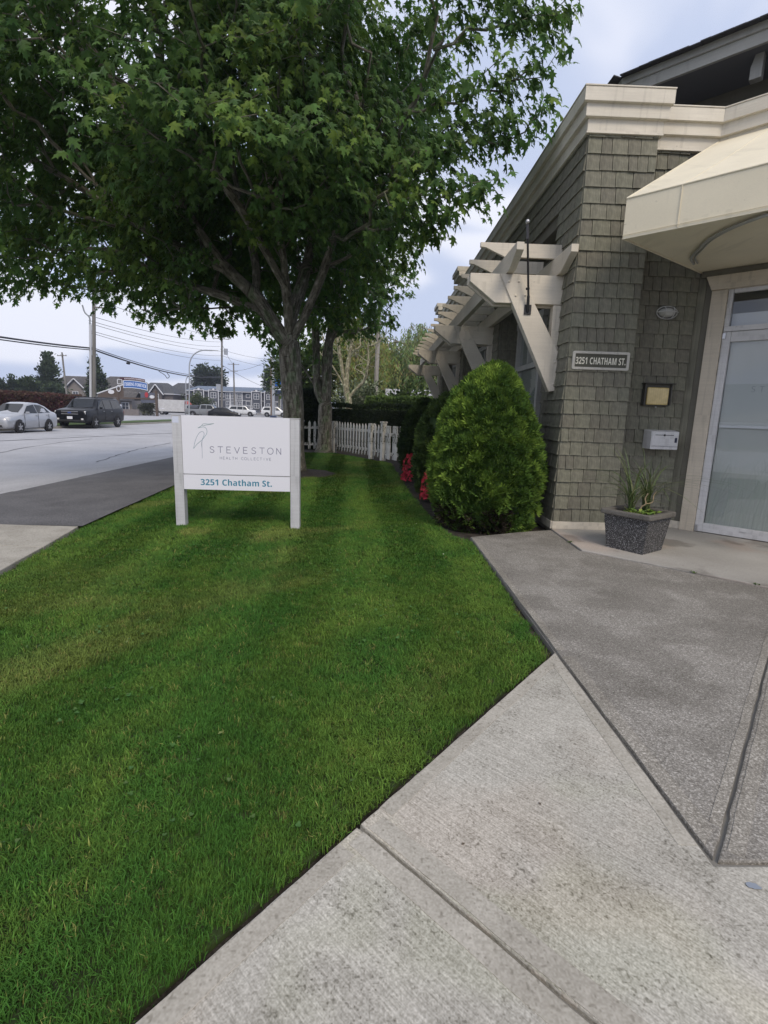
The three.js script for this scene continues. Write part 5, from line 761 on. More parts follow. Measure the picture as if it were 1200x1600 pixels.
crownTree('poplar_tree', 'cone-shaped tree behind the tall utility pole', [-49.8, -0.3, -95], 9.7, 2.1, 4.2, 5.4, 202, 4600, 0.4, DG, MG, { cone: 1 });
for (const [x, z, H, rx, sd, lab] of [[-64, -90, 5.3, 1.8, 203, 'dark bushy tree at the far left edge behind the red hedge'], [-60.4, -90, 5.9, 1.7, 204, 'second dark bushy tree from the left behind the red hedge'], [-57.2, -88, 5.5, 1.8, 205, 'third dark bushy tree behind the red hedge beside the cone-shaped tree'], [-53.0, -88, 4.6, 1.9, 206, 'low dark bushy tree in front of the brown gabled house']]) crownTree('bushy_tree', lab, [x, -0.3, z], H, rx, H * 0.36, H * 0.62, sd, 3000, 0.34, DG, MG, { group: 'bushy trees behind the red hedge' });
crownTree('round_tree', 'big round dark tree rising behind the grey row houses', [-48, -0.3, -152], 13, 5.2, 4.2, 8.4, 207, 7000, 0.6, DG, MG);
crownTree('street_tree', 'dark tree behind the transit stop sign and trunk of the big maple', [-20.6, -0.3, -112], 11, 3.2, 3.2, 7.6, 208, 5200, 0.45, [0.05, 0.08, 0.035], [0.09, 0.13, 0.05]);
crownTree('shrub', 'leafy shrub in front of the grey row houses near the truck cab', [-32.5, -0.25, -96], 3.4, 2.6, 1.5, 1.9, 209, 2600, 0.3, [0.06, 0.08, 0.04], [0.12, 0.15, 0.07], { cat: 'shrub' });
crownTree('shrub', 'grey green shrub in front of the fishing sign building', [-33.2, -0.25, -77], 2.0, 1.3, 0.9, 1.0, 210, 1500, 0.22, [0.07, 0.08, 0.055], [0.14, 0.15, 0.1], { cat: 'shrub' });
crownTree('shrub', 'low green bush in front of the brown house beside the pole', [-44.5, -0.25, -78], 2.0, 1.6, 1.0, 1.1, 211, 1500, 0.24, DG, MG, { cat: 'shrub' });
crownTree('garden_bush', 'dense green bush behind the hedge under the willow', [1.7, -0.2, -27.5], 2.6, 1.9, 1.1, 1.7, 212, 3600, 0.16, [0.05, 0.085, 0.03], [0.12, 0.17, 0.05], { cat: 'shrub' });
crownTree('garden_bush', 'white flowering bush left of the wooden pole beyond the hedge', [-0.9, -0.2, -28], 2.8, 1.3, 1.1, 1.8, 213, 2600, 0.15, [0.06, 0.09, 0.035], [0.30, 0.34, 0.22], { cat: 'shrub' });
crownTree('garden_tree', 'leafy green tree behind the forked maple and tall hedge', [-4.2, -0.3, -30], 6, 2.2, 2.2, 3.6, 214, 5200, 0.2, [0.05, 0.085, 0.03], [0.11, 0.16, 0.045]);
crownTree('garden_tree', 'leafy green tree standing behind the willows', [0.6, -0.3, -43], 6.5, 3.0, 2.6, 3.6, 215, 5200, 0.25, [0.05, 0.08, 0.03], [0.10, 0.14, 0.05]);
// ---------------------------------------------------------------- vehicles (front +x, ground y 0)
const tyreM = mat({ c: [0.02, 0.02, 0.021], roughness: 0.9 }), rimM = mat({ c: [0.42, 0.42, 0.43], roughness: 0.35, metalness: 0.6 }), lampM = mat({ c: [0.72, 0.72, 0.72], roughness: 0.1, clearcoat: 1 }), tailM = mat({ c: [0.25, 0.01, 0.01], roughness: 0.2 }), blackPl = mat({ c: [0.02, 0.02, 0.022], roughness: 0.6 });
function car(T, o) {
  const st = o.stations, at = x => { let i = 0; while (i < st.length - 2 && x < st[i + 1][0]) i++; const a = st[i], b = st[i + 1], t = clamp((a[0] - x) / (a[0] - b[0])); return a.map((v, k) => lerp(v, b[k], t)); }; // [x, yb, belt, top, w, wt]
  const sec = s => { const [x, yb, be, to, w, wt] = s, h = [[0, yb], [w * 0.86, yb], [w * 0.97, yb + 0.10], [w, lerp(yb, be, 0.55)], [w * 0.975, be], [lerp(w * 0.975, wt, 0.92), lerp(be, to, 0.9)], [wt * 0.86, to - 0.004], [0, to + 0.012]]; return [...h.map(([z, y]) => [x, y, z]), ...h.slice(1, -1).reverse().map(([z, y]) => [x, y, -z])]; };
  // densify stations for rounder surfaces
  const S = []; for (let i = 0; i < st.length - 1; i++) for (let k = 0; k < 3; k++) { const t = k / 3; S.push(st[i].map((v, m) => lerp(v, st[i + 1][m], t))); } S.push(st[st.length - 1]);
  const p = [], id = [], n = 14; S.forEach(s => sec(s).forEach(q => p.push(...q))); for (let i = 0; i < S.length - 1; i++) for (let k = 0; k < n; k++) { const a = i * n + k, b = i * n + (k + 1) % n, c = a + n, d = b + n; id.push(a, b, d, a, d, c); }
  for (const e of [0, S.length - 1]) for (let k = 1; k < n - 1; k++) e ? id.push(e * n, e * n + k, e * n + k + 1) : id.push(0, k + 1, k);
  const g = new THREE.BufferGeometry(); g.setAttribute('position', new THREE.Float32BufferAttribute(p, 3)); g.setIndex(id); g.computeVertexNormals(); mesh('body', clean(g), o.paint, T);
  const zAt = (x, y) => { const [, , be, to, w, wt] = at(x); return y <= be ? w : lerp(w * 0.975, lerp(w * 0.975, wt, 0.92), clamp((y - be) / ((to - be) * 0.9))); };
  for (const poly of o.sideGlass) for (const s of [-1, 1]) { const ps = poly.map(([x, y]) => [x, y, s * (zAt(x, y) + 0.012)]), q = []; for (let i = 1; i < ps.length - 1; i++) q.push(...ps[0], ...ps[i], ...ps[i + 1]); const gg = new THREE.BufferGeometry(); gg.setAttribute('position', new THREE.Float32BufferAttribute(q, 3)); gg.computeVertexNormals(); mesh('side_window', clean(gg), darkGlass, T); }
  for (const [nm, x0, y0, w0, x1, y1, w1, e] of o.screens) mesh(nm, clean(quad([x0 + e, y0, -w0], [x0 + e, y0, w0], [x1 + e, y1 + 0.014, w1], [x1 + e, y1 + 0.014, -w1])), darkGlass, T);
  const tyre = new THREE.LatheGeometry([[o.wr * 0.6, -0.09], [o.wr * 0.92, -0.1], [o.wr, -0.07], [o.wr, 0.07], [o.wr * 0.92, 0.1], [o.wr * 0.6, 0.09]].map(q => new THREE.Vector2(...q)), 24); tyre.rotateX(Math.PI / 2);
  const rim = merge([(() => { const c = cyl(o.wr * 0.62, o.wr * 0.62, 0.12, 0, -0.06, 0, 20); c.rotateX(Math.PI / 2); return c; })()]), spokes = merge([0, 1, 2, 3, 4].map(i => { const b = bx(0.06, o.wr * 0.58, 0.02, 0, 0.02, 0); b.rotateZ(i * 1.2566); return b; })), arch = new THREE.CircleGeometry(o.wr * 1.2, 24);
  for (const x of o.axles) for (const s of [-1, 1]) { const w = new THREE.Group(); w.name = 'wheel'; const z = at(x)[4]; w.position.set(x, o.wr, s * (z - 0.075)); T.add(w); mesh('tyre', clean(tyre.clone()), tyreM, w); mesh('rim', rim, blackPl, w); const sp = mesh('spokes', spokes, rimM, w); sp.position.z = s * 0.075; const a = mesh('wheel_arch', arch, blackPl, T); a.position.set(x, o.wr * 1.08, s * (z + 0.004)); if (s < 0) a.rotation.y = Math.PI; w.position.z = s * (z - 0.05); }
  for (const s of [-1, 1]) { const [hx, hy, hz, hw, hh] = o.head; const l = new RoundedBoxGeometry(0.22, hh, hw, 2, 0.04); l.translate(hx, hy, s * hz); mesh('headlight', clean(l), lampM, T); const t = new RoundedBoxGeometry(0.12, hh, 0.16, 1, 0.03); t.translate(o.tail[0], o.tail[1], s * o.tail[2]); mesh('tail_light', clean(t), tailM, T); const mr = new RoundedBoxGeometry(0.09, 0.12, 0.18, 1, 0.03); mr.translate(o.mirror[0], o.mirror[1], s * o.mirror[2]); mesh('mirror', clean(mr), o.paint, T); for (const hx2 of o.handles) mesh('door_handle', bx(0.16, 0.03, 0.03, hx2[0], hx2[1], s * (zAt(hx2[0], hx2[1]) + 0.008)), o.handleMat ?? o.paint, T); for (const sx of o.seams) mesh('door_seam', bx(0.012, sx[2] - sx[1], 0.012, sx[0], sx[1], s * (zAt(sx[0], (sx[1] + sx[2]) / 2) - 0.002)), blackPl, T); }
  for (const [nm, m, x, y, z, a, b, c] of o.extra) { const q = new RoundedBoxGeometry(a, b, c, 1, Math.min(a, b, c) * 0.3); q.translate(x, y, z); mesh(nm, clean(q), m, T); }
}
const silver = mat({ c: [0.42, 0.43, 0.45], roughness: 0.3, metalness: 0.45, clearcoat: 0.8 }), blackP = mat({ c: [0.008, 0.009, 0.012], roughness: 0.3, specularIntensity: 0.6 }), whiteP = mat({ c: [0.66, 0.67, 0.68], roughness: 0.3, clearcoat: 0.8 }), greyP = mat({ c: [0.2, 0.21, 0.22], roughness: 0.35, clearcoat: 0.6 }), plate = mat({ c: [0.75, 0.76, 0.8], roughness: 0.4 });
const sedanSpec = paint => ({ paint, wr: 0.295, axles: [1.28, -1.09], stations: [[2.07, 0.34, 0.56, 0.64, 0.58, 0.5], [1.98, 0.22, 0.64, 0.76, 0.74, 0.6], [1.55, 0.19, 0.76, 0.89, 0.815, 0.66], [1.02, 0.18, 0.84, 0.985, 0.83, 0.69], [0.26, 0.18, 0.90, 1.42, 0.83, 0.56], [-0.2, 0.18, 0.91, 1.495, 0.83, 0.57], [-0.8, 0.18, 0.92, 1.46, 0.83, 0.56], [-1.18, 0.19, 0.93, 1.36, 0.825, 0.56], [-1.68, 0.2, 0.93, 1.06, 0.81, 0.62], [-1.96, 0.22, 0.9, 1.0, 0.77, 0.62], [-2.07, 0.32, 0.72, 0.82, 0.7, 0.56]],
  sideGlass: [[[0.80, 0.955], [0.30, 1.32], [-0.20, 1.395], [-0.20, 0.955]], [[-0.27, 0.955], [-0.27, 1.395], [-0.8, 1.36], [-1.16, 1.22], [-1.36, 0.99]]], screens: [['windscreen', 0.98, 1.0, 0.6, 0.32, 1.40, 0.5, 0.02], ['rear_window', -1.64, 1.08, 0.56, -1.2, 1.36, 0.5, -0.02]], head: [1.86, 0.68, 0.58, 0.34, 0.17], tail: [-2.0, 0.8, 0.62], mirror: [0.72, 0.98, 0.90], handles: [[-0.1, 0.83], [-1.0, 0.85]], seams: [[0.86, 0.3, 0.9], [-0.235, 0.25, 0.92], [-1.15, 0.5, 0.92]],
  extra: [['grille', blackPl, 2.03, 0.58, 0, 0.08, 0.07, 0.7], ['air_intake', blackPl, 2.045, 0.34, 0, 0.06, 0.12, 1.0], ['number_plate', plate, 2.085, 0.45, 0, 0.02, 0.14, 0.32]] });
const suvSpec = paint => ({ paint, wr: 0.395, axles: [1.56, -1.46], handleMat: steel, stations: [[2.62, 0.48, 0.92, 1.02, 0.86, 0.8], [2.56, 0.36, 1.02, 1.12, 0.95, 0.82], [2.1, 0.34, 1.08, 1.2, 1.0, 0.84], [1.42, 0.34, 1.13, 1.26, 1.0, 0.86], [0.78, 0.34, 1.16, 1.82, 1.0, 0.74], [0.4, 0.34, 1.17, 1.90, 1.0, 0.76], [-1.2, 0.34, 1.18, 1.92, 1.0, 0.76], [-2.2, 0.36, 1.18, 1.87, 0.99, 0.75], [-2.5, 0.38, 1.17, 1.30, 0.97, 0.82], [-2.62, 0.5, 1.0, 1.1, 0.92, 0.8]],
  sideGlass: [[[1.12, 1.22], [0.72, 1.70], [0.28, 1.78], [0.28, 1.22]], [[0.2, 1.22], [0.2, 1.78], [-0.78, 1.79], [-0.78, 1.22]], [[-0.88, 1.23], [-0.88, 1.79], [-1.85, 1.76], [-2.2, 1.28]]], screens: [['windscreen', 1.36, 1.30, 0.76, 0.82, 1.79, 0.66, 0.03], ['rear_window', -2.48, 1.36, 0.7, -2.24, 1.80, 0.64, -0.03]], head: [2.48, 0.95, 0.74, 0.36, 0.24], tail: [-2.56, 1.0, 0.86], mirror: [0.98, 1.28, 1.1], handles: [[0.42, 1.06], [-0.66, 1.06]], seams: [[1.2, 0.5, 1.16], [0.24, 0.45, 1.17], [-0.83, 0.5, 1.17]],
  extra: [['grille', blackPl, 2.60, 0.95, 0, 0.08, 0.26, 1.02], ['grille_bar', steel, 2.64, 1.03, 0, 0.03, 0.03, 1.0], ['grille_bar', steel, 2.64, 0.88, 0, 0.03, 0.03, 1.0], ['badge', mat({ c: [0.05, 0.09, 0.3] }), 2.665, 0.96, 0, 0.02, 0.08, 0.2], ['number_plate', plate, 2.66, 0.66, 0, 0.02, 0.16, 0.32], ['bumper_lip', blackPl, 2.58, 0.48, 0, 0.14, 0.12, 1.7], ['fog_lamp', lampM, 2.62, 0.58, 0.72, 0.06, 0.1, 0.14], ['fog_lamp', lampM, 2.62, 0.58, -0.72, 0.06, 0.1, 0.14], ['roof_rail', blackPl, -0.5, 1.95, 0.62, 2.6, 0.05, 0.05], ['roof_rail', blackPl, -0.5, 1.95, -0.62, 2.6, 0.05, 0.05], ['running_board', blackPl, 0.05, 0.4, 0.97, 2.0, 0.06, 0.14], ['running_board', blackPl, 0.05, 0.4, -0.97, 2.0, 0.06, 0.14]] });
const RY = -0.315; // road surface height by the far kerb
car(thing('parked_car', 'silver compact sedan parked across the road at the left edge', 'car', [-18.35, RY, -27.25], -Math.PI / 2 + 0.02), sedanSpec(silver));
car(thing('parked_suv', 'black full-size SUV parked behind the silver sedan across the road', 'suv', [-18.75, RY, -34.9], -Math.PI / 2 + 0.03), suvSpec(blackP));
car(thing('parked_suv', 'white SUV parked before the grey row houses, nearer to the round tree', 'suv', [-25.4, -0.195, -100], 0.1, 'far white cars'), suvSpec(whiteP));
car(thing('parked_suv', 'white SUV parked before the grey row houses, beside the thin pole', 'suv', [-19.6, -0.195, -102], 0.1, 'far white cars'), suvSpec(whiteP));
car(thing('parked_car', 'small white car peeking left of the white SUV by the row houses', 'car', [-29.2, -0.195, -103], 0.2), sedanSpec(whiteP));
car(thing('parked_car', 'black car just above the left top of the white sign', 'car', [-19.8, -0.195, -69], 0.15), sedanSpec(blackP));
{ // grey pickup with cargo
  const T = thing('pickup_truck', 'grey pickup truck beside the white box truck', 'pickup', [-24.2, -0.195, -75], 0.1);
  car(T, { paint: greyP, wr: 0.4, axles: [1.7, -1.6], stations: [[-2.7, 0.5, 1.0, 1.06, 0.9, 0.82], [-2.75, 0.5, 1.0, 1.06, 0.9, 0.82]].length ? [[2.65, 0.5, 0.95, 1.04, 0.88, 0.8], [2.5, 0.4, 1.05, 1.15, 0.97, 0.84], [1.6, 0.38, 1.12, 1.22, 0.98, 0.85], [0.95, 0.38, 1.14, 1.80, 0.98, 0.72], [-0.2, 0.38, 1.14, 1.84, 0.98, 0.74], [-0.55, 0.38, 1.14, 1.80, 0.98, 0.74], [-0.75, 0.38, 1.12, 1.16, 0.98, 0.9], [-2.6, 0.42, 1.12, 1.16, 0.97, 0.9], [-2.68, 0.5, 1.05, 1.1, 0.94, 0.88]] : [], sideGlass: [[[1.25, 1.2], [0.9, 1.7], [0.3, 1.73], [0.3, 1.2]], [[0.22, 1.2], [0.22, 1.73], [-0.45, 1.72], [-0.5, 1.2]]], screens: [['windscreen', 1.55, 1.27, 0.74, 1.0, 1.77, 0.64, 0.03]], head: [2.5, 0.95, 0.72, 0.3, 0.2], tail: [-2.64, 0.95, 0.86], mirror: [1.1, 1.25, 1.08], handles: [[0.4, 1.05]], seams: [[0.26, 0.5, 1.12], [-0.62, 0.5, 1.12]], extra: [['grille', blackPl, 2.62, 0.9, 0, 0.08, 0.24, 1.0], ['cargo', mat({ c: [0.09, 0.1, 0.12] }), -1.6, 1.42, 0, 1.5, 0.55, 1.5], ['tailgate', greyP, -2.66, 0.86, 0, 0.06, 0.5, 1.6]] });
}
{ // white box truck
  const T = thing('box_truck', 'white box truck parked beyond the side street below the red houses', 'truck', [-34.6, -0.2, -90], 0.02);
  const wp = mat({ c: [0.68, 0.69, 0.72], map: paintMap, roughness: 0.5 });
  mesh('cargo_box', bx(5.2, 1.95, 2.2, -0.3, 0.55, 0, 0, 0.04), wp, T); mesh('chassis', bx(6.6, 0.22, 1.6, 0.2, 0.36, 0), blackPl, T);
  mesh('cab', prismZ([[2.4, 0.4], [3.35, 0.4], [3.35, 1.0], [3.1, 1.75], [2.4, 1.8]], -0.95, 0.95, 0.04), wp, T); mesh('cab_fairing', prismZ([[2.4, 1.82], [3.0, 1.82], [2.5, 2.35], [2.4, 2.35]], -0.8, 0.8, 0.02), mat({ c: [0.5, 0.12, 0.1] }), T);
  mesh('side_window', bx(0.5, 0.42, 0.02, 2.8, 1.18, 0.965), darkGlass, T); mesh('windscreen', quad([3.36, 1.05, 0.8], [3.36, 1.05, -0.8], [3.13, 1.68, -0.75], [3.13, 1.68, 0.75]), darkGlass, T);
  mesh('side_lettering', quad([-2.2, 0.9, 1.106], [-1.0, 0.9, 1.106], [-1.0, 1.12, 1.106], [-2.2, 1.12, 1.106]), mat({ c: [1, 1, 1], map: canvasTex(256, 64, (x, w, h) => { x.fillStyle = '#d9dae0'; x.fillRect(0, 0, w, h); x.fillStyle = '#9a9da8'; x.font = 'bold 44px sans-serif'; x.fillText('~ ACJFC', 4, 48); }) }), T);
  for (const x of [2.7, -1.5]) for (const s of [-1, 1]) { const w = new THREE.Group(); w.name = 'wheel'; w.position.set(x, 0.42, s * 0.9); T.add(w); const c = cyl(0.42, 0.42, 0.26, 0, -0.13, 0, 20); c.rotateX(Math.PI / 2); mesh('tyre', c, tyreM, w); const h = cyl(0.2, 0.2, 0.28, 0, -0.14, 0, 14); h.rotateX(Math.PI / 2); mesh('rim', h, rimM, w); }
}
// ---------------------------------------------------------------- houses across the road
const shingleRoof = c => mat({ c, roughness: 0.95, map: tex(128, 128, (u, v) => 0.82 + (vnoise(u * 40, v * 24, 3, 40, 24) - 0.5) * 0.25 - ((v * 24) % 1 < 0.15 ? 0.12 : 0), 4) });
const roofBrown = shingleRoof([0.15, 0.14, 0.135]), roofGrey = shingleRoof([0.13, 0.135, 0.145]), roofBlue = shingleRoof([0.24, 0.30, 0.40]), whiteTrim = mat({ c: [0.66, 0.67, 0.70], roughness: 0.6 }), wGlass = mat({ c: [0.09, 0.10, 0.12], roughness: 0.08 });
function siding(c) { return mat({ c, roughness: 0.8, map: tex(64, 128, (u, v) => 0.9 - ((v * 10) % 1 < 0.14 ? 0.2 : 0) + (vnoise(u * 20, v * 40, 2, 20, 40) - 0.5) * 0.06, 2) }); }
const tanSide = siding([0.30, 0.27, 0.25]), greySide = siding([0.105, 0.115, 0.145]), redSide = siding([0.26, 0.035, 0.045]), darkSide = siding([0.15, 0.13, 0.125]);
function windowOn(T, x, y, z, w, h, cols = 2, rows = 2) { // faces +z
  const t = 0.09, f = new THREE.Group(); f.name = 'window'; f.position.set(x, y, z); T.add(f);
  mesh('frame', merge([bx(w + 2 * t, t, 0.1, 0, h, 0.05), bx(w + 2 * t, t, 0.12, 0, -t, 0.05), bx(t, h, 0.1, -w / 2 - t / 2, 0, 0.05), bx(t, h, 0.1, w / 2 + t / 2, 0, 0.05), ...Array.from({ length: cols - 1 }, (_, i) => bx(0.07, h, 0.06, -w / 2 + w * (i + 1) / cols, 0, 0.05)), ...Array.from({ length: rows - 1 }, (_, i) => bx(w, 0.06, 0.055, 0, h * (i + 1) / rows - 0.03, 0.05))]), whiteTrim, f);
  mesh('pane', bx(w, h, 0.02, 0, 0, 0.02), wGlass, f);
}
function gableHouse(label, pos, yaw, w, d, eave, ridge, wall, roof, wl, frontGables = []) {
  const T = thing('gabled_house', label, 'house', pos, yaw, 'houses across the road');
  mesh('wall', bx(w, eave, d, 0, 0, 0), wall, T);
  const ov = 0.45, th = 0.18, sl = []; // ridge along x
  for (const s of [-1, 1]) sl.push(quad([-w / 2 - ov, eave - 0.2, s * (d / 2 + ov)], [w / 2 + ov, eave - 0.2, s * (d / 2 + ov)], [w / 2 - d * 0.28, ridge, 0], [-w / 2 + d * 0.28, ridge, 0])); for (const s of [-1, 1]) sl.push(quad([s * (w / 2 + ov), eave - 0.2, d / 2 + ov], [s * (w / 2 + ov), eave - 0.2, -d / 2 - ov], [s * (w / 2 - d * 0.28), ridge, 0], [s * (w / 2 - d * 0.28), ridge, 0])); mesh('roof', merge(sl.map(g => triUV(g))), roof, T);
  mesh('eave_trim', merge([bx(w + 2 * ov, 0.16, 0.06, 0, eave - 0.36, d / 2 + ov), bx(0.06, 0.16, d + 2 * ov, w / 2 + ov, eave - 0.36, 0)]), whiteTrim, T);
  for (const [gx, gw, gh, gz] of frontGables) { const base = eave - 0.1, z = d / 2 + gz;
    mesh('gable_wall', prismZ([[gx - gw / 2, 0], [gx + gw / 2, 0], [gx + gw / 2, base], [gx, base + gh - 0.25], [gx - gw / 2, base]], z - 0.4, z), wall, T);
    const A = [gx, base + gh], l = []; for (const s of [-1, 1]) l.push(quad([gx + s * (gw / 2 + 0.5), base - 0.35, z + 0.5], [gx, base + gh, z + 0.5], [gx, base + gh, -0.4], [gx + s * (gw / 2 + 0.5), base - 0.35, -0.4])); mesh('gable_roof', merge(l.map(g => triUV(g))), roof, T);
    const bb = []; for (const s of [-1, 1]) bb.push(rod([gx + s * (gw / 2 + 0.52), base - 0.44, z + 0.52], [gx, base + gh - 0.08, z + 0.52], 0.13, 0.13, 4)); mesh('barge_board', merge(bb), whiteTrim, T); }
  for (const q of wl) windowOn(T, q[0], q[1], q[2] ?? d / 2, q[3] ?? 1.0, q[4] ?? 1.2, q[5] ?? 2, q[6] ?? 2);
  return T;
}
gableHouse('tan brown-roofed house with two white-edged gables between the cone-shaped trees', [-67, -0.4, -120], 0.1, 10, 8, 4.6, 7.6, tanSide, roofBrown, [[-2.5, 2.8, 5.22, 1.0, 1.3], [1.6, 2.8, 5.22, 1.0, 1.3], [-2.5, 0.6, 5.22, 1.2, 1.2], [1.6, 0.6, 5.22, 1.2, 1.2]], [[-2.5, 4, 2.1, 1.2], [1.6, 4.4, 2.4, 1.2]]);
gableHouse('tan house with grey roof right of the utility pole behind the fishing sign', [-57.5, -0.4, -120], 0.05, 9, 8, 4.6, 7.8, tanSide, roofBrown, [[-3, 2.6, 5.2, 1, 1.2], [3, 2.6, 4.0, 1, 1.2], [0, 2.6, 4.0, 1.2, 1.2]], [[-3, 3.6, 2.0, 1.2]]);
gableHouse('dark house with a small white-edged gable left of the red house', [-50.5, -0.4, -124], 0.05, 8.4, 8, 4.6, 6.9, darkSide, roofGrey, [[0.9, 3.0, 4.92, 0.9, 1.2], [-2.6, 2.7, 4.0, 1.1, 1.2]], [[0.9, 2.4, 1.9, 0.9]]);
gableHouse('red house with grey hipped roof above the white truck', [-48.3, -0.4, -133], 0.02, 7.0, 8, 4.9, 7.4, redSide, roofGrey, [[-1.6, 3.1, 4.0, 1.3, 1.2], [1.5, 3.1, 4.0, 1.3, 1.2], [-1.6, 0.7, 4.0, 1.3, 1.2]], []);
gableHouse('pale distant house glimpsed left of the second maple trunk', [-7.4, -0.4, -62], 0, 5, 6, 3.4, 5.0, mat({ c: [0.6, 0.62, 0.65] }), roofGrey, [[-1.2, 1.6, 3.0, 1.0, 1.1], [1.2, 1.6, 3.0, 1.0, 1.1]], []);
{ // grey three-storey row
  const T = thing('row_houses', 'grey three-storey row houses with white trim and blue roof', 'building', [-32, -0.4, -125]), W = 24.5;
  mesh('wall', bx(W, 4.1, 8, 0, 1.5, -4), greySide, T); mesh('garage_storey', bx(W, 1.5, 7.8, 0, 0, -4.0), mat({ c: [0.52, 0.51, 0.52], map: paintMap }), T);
  mesh('roof', triUV(merge([quad([-W / 2 - 0.5, 5.55, 0.5], [W / 2 + 0.5, 5.55, 0.5], [W / 2 - 1, 6.7, -4], [-W / 2 + 1, 6.7, -4]), quad([-W / 2 - 0.5, 5.55, 0.5], [-W / 2 + 1, 6.7, -4], [-W / 2 - 0.5, 5.55, -8.5], [-W / 2 - 0.5, 5.55, -8.5]), quad([W / 2 + 0.5, 5.55, 0.5], [W / 2 + 0.5, 5.55, -8.5], [W / 2 - 1, 6.7, -4], [W / 2 - 1, 6.7, -4])])), roofBlue, T);
  mesh('eave_trim', bx(W + 1.1, 0.14, 0.1, 0, 5.36, 0.5), whiteTrim, T); mesh('belt_trim', bx(W, 0.12, 0.1, 0, 1.52, 0.06), whiteTrim, T); mesh('belt_trim', bx(W, 0.1, 0.08, 0, 3.45, 0.05), whiteTrim, T);
  for (const x of [-9.6, -6.2, 3.8, 6.8, 10.6]) { const b = new THREE.Group(); b.name = 'bay'; T.add(b); mesh('bay_wall', prismZ([[x - 1.15, 1.5], [x + 1.15, 1.5], [x + 1.15, 5.6], [x + 0.5, 5.95], [x - 0.5, 5.95], [x - 1.15, 5.6]], 0, 0.7), greySide, b); mesh('corner_board', merge([bx(0.16, 4.1, 0.12, x - 1.12, 1.5, 0.7), bx(0.16, 4.1, 0.12, x + 1.12, 1.5, 0.7), bx(2.4, 0.14, 0.14, x, 5.56, 0.7)]), whiteTrim, b); const v = cyl(0.28, 0.28, 0.1, 0, 0, 0, 6); v.rotateX(Math.PI / 2); v.translate(x, 5.78, 0.74); mesh('gable_vent', v, whiteTrim, b);
    windowOn(T, x, 3.9, 0.7, 1.1, 1.15); windowOn(T, x, 1.85, 0.7, 1.1, 1.0); }
  for (const x of [-3.1, -1.9, -0.4]) for (const y of [1.85, 3.85]) windowOn(T, x, y, 0, 0.75, 1.25, 2, 2); for (const x of [-4.4, 1.7]) windowOn(T, x, 4.2, 0, 0.8, 0.7, 1, 1);
  for (const x of [-2.5, -1.15, 0.3]) mesh('corner_board', bx(0.18, 3.9, 0.1, x, 1.6, 0.06), whiteTrim, T);
  for (const [x, w] of [[1.7, 2.4], [8.7, 1.2]]) { const b = new THREE.Group(); b.name = 'balcony'; T.add(b); mesh('deck', bx(w, 0.12, 0.9, x, 1.55, 0.45), whiteTrim, b); mesh('railing', merge([bx(w, 0.07, 0.06, x, 2.35, 0.86), ...Array.from({ length: Math.round(w / 0.22) + 1 }, (_, i) => bx(0.05, 0.7, 0.05, x - w / 2 + i * w / Math.round(w / 0.22), 1.66, 0.86))]), whiteTrim, b); windowOn(T, x, 1.7, 0, 0.9, 1.6, 1, 1); }
  for (const x of [-10, -6.5, -2, 3.6, 7.2]) mesh('garage_door', bx(2.0, 1.25, 0.06, x, 0.05, -0.06), mat({ c: [0.42, 0.42, 0.44] }), T);
}
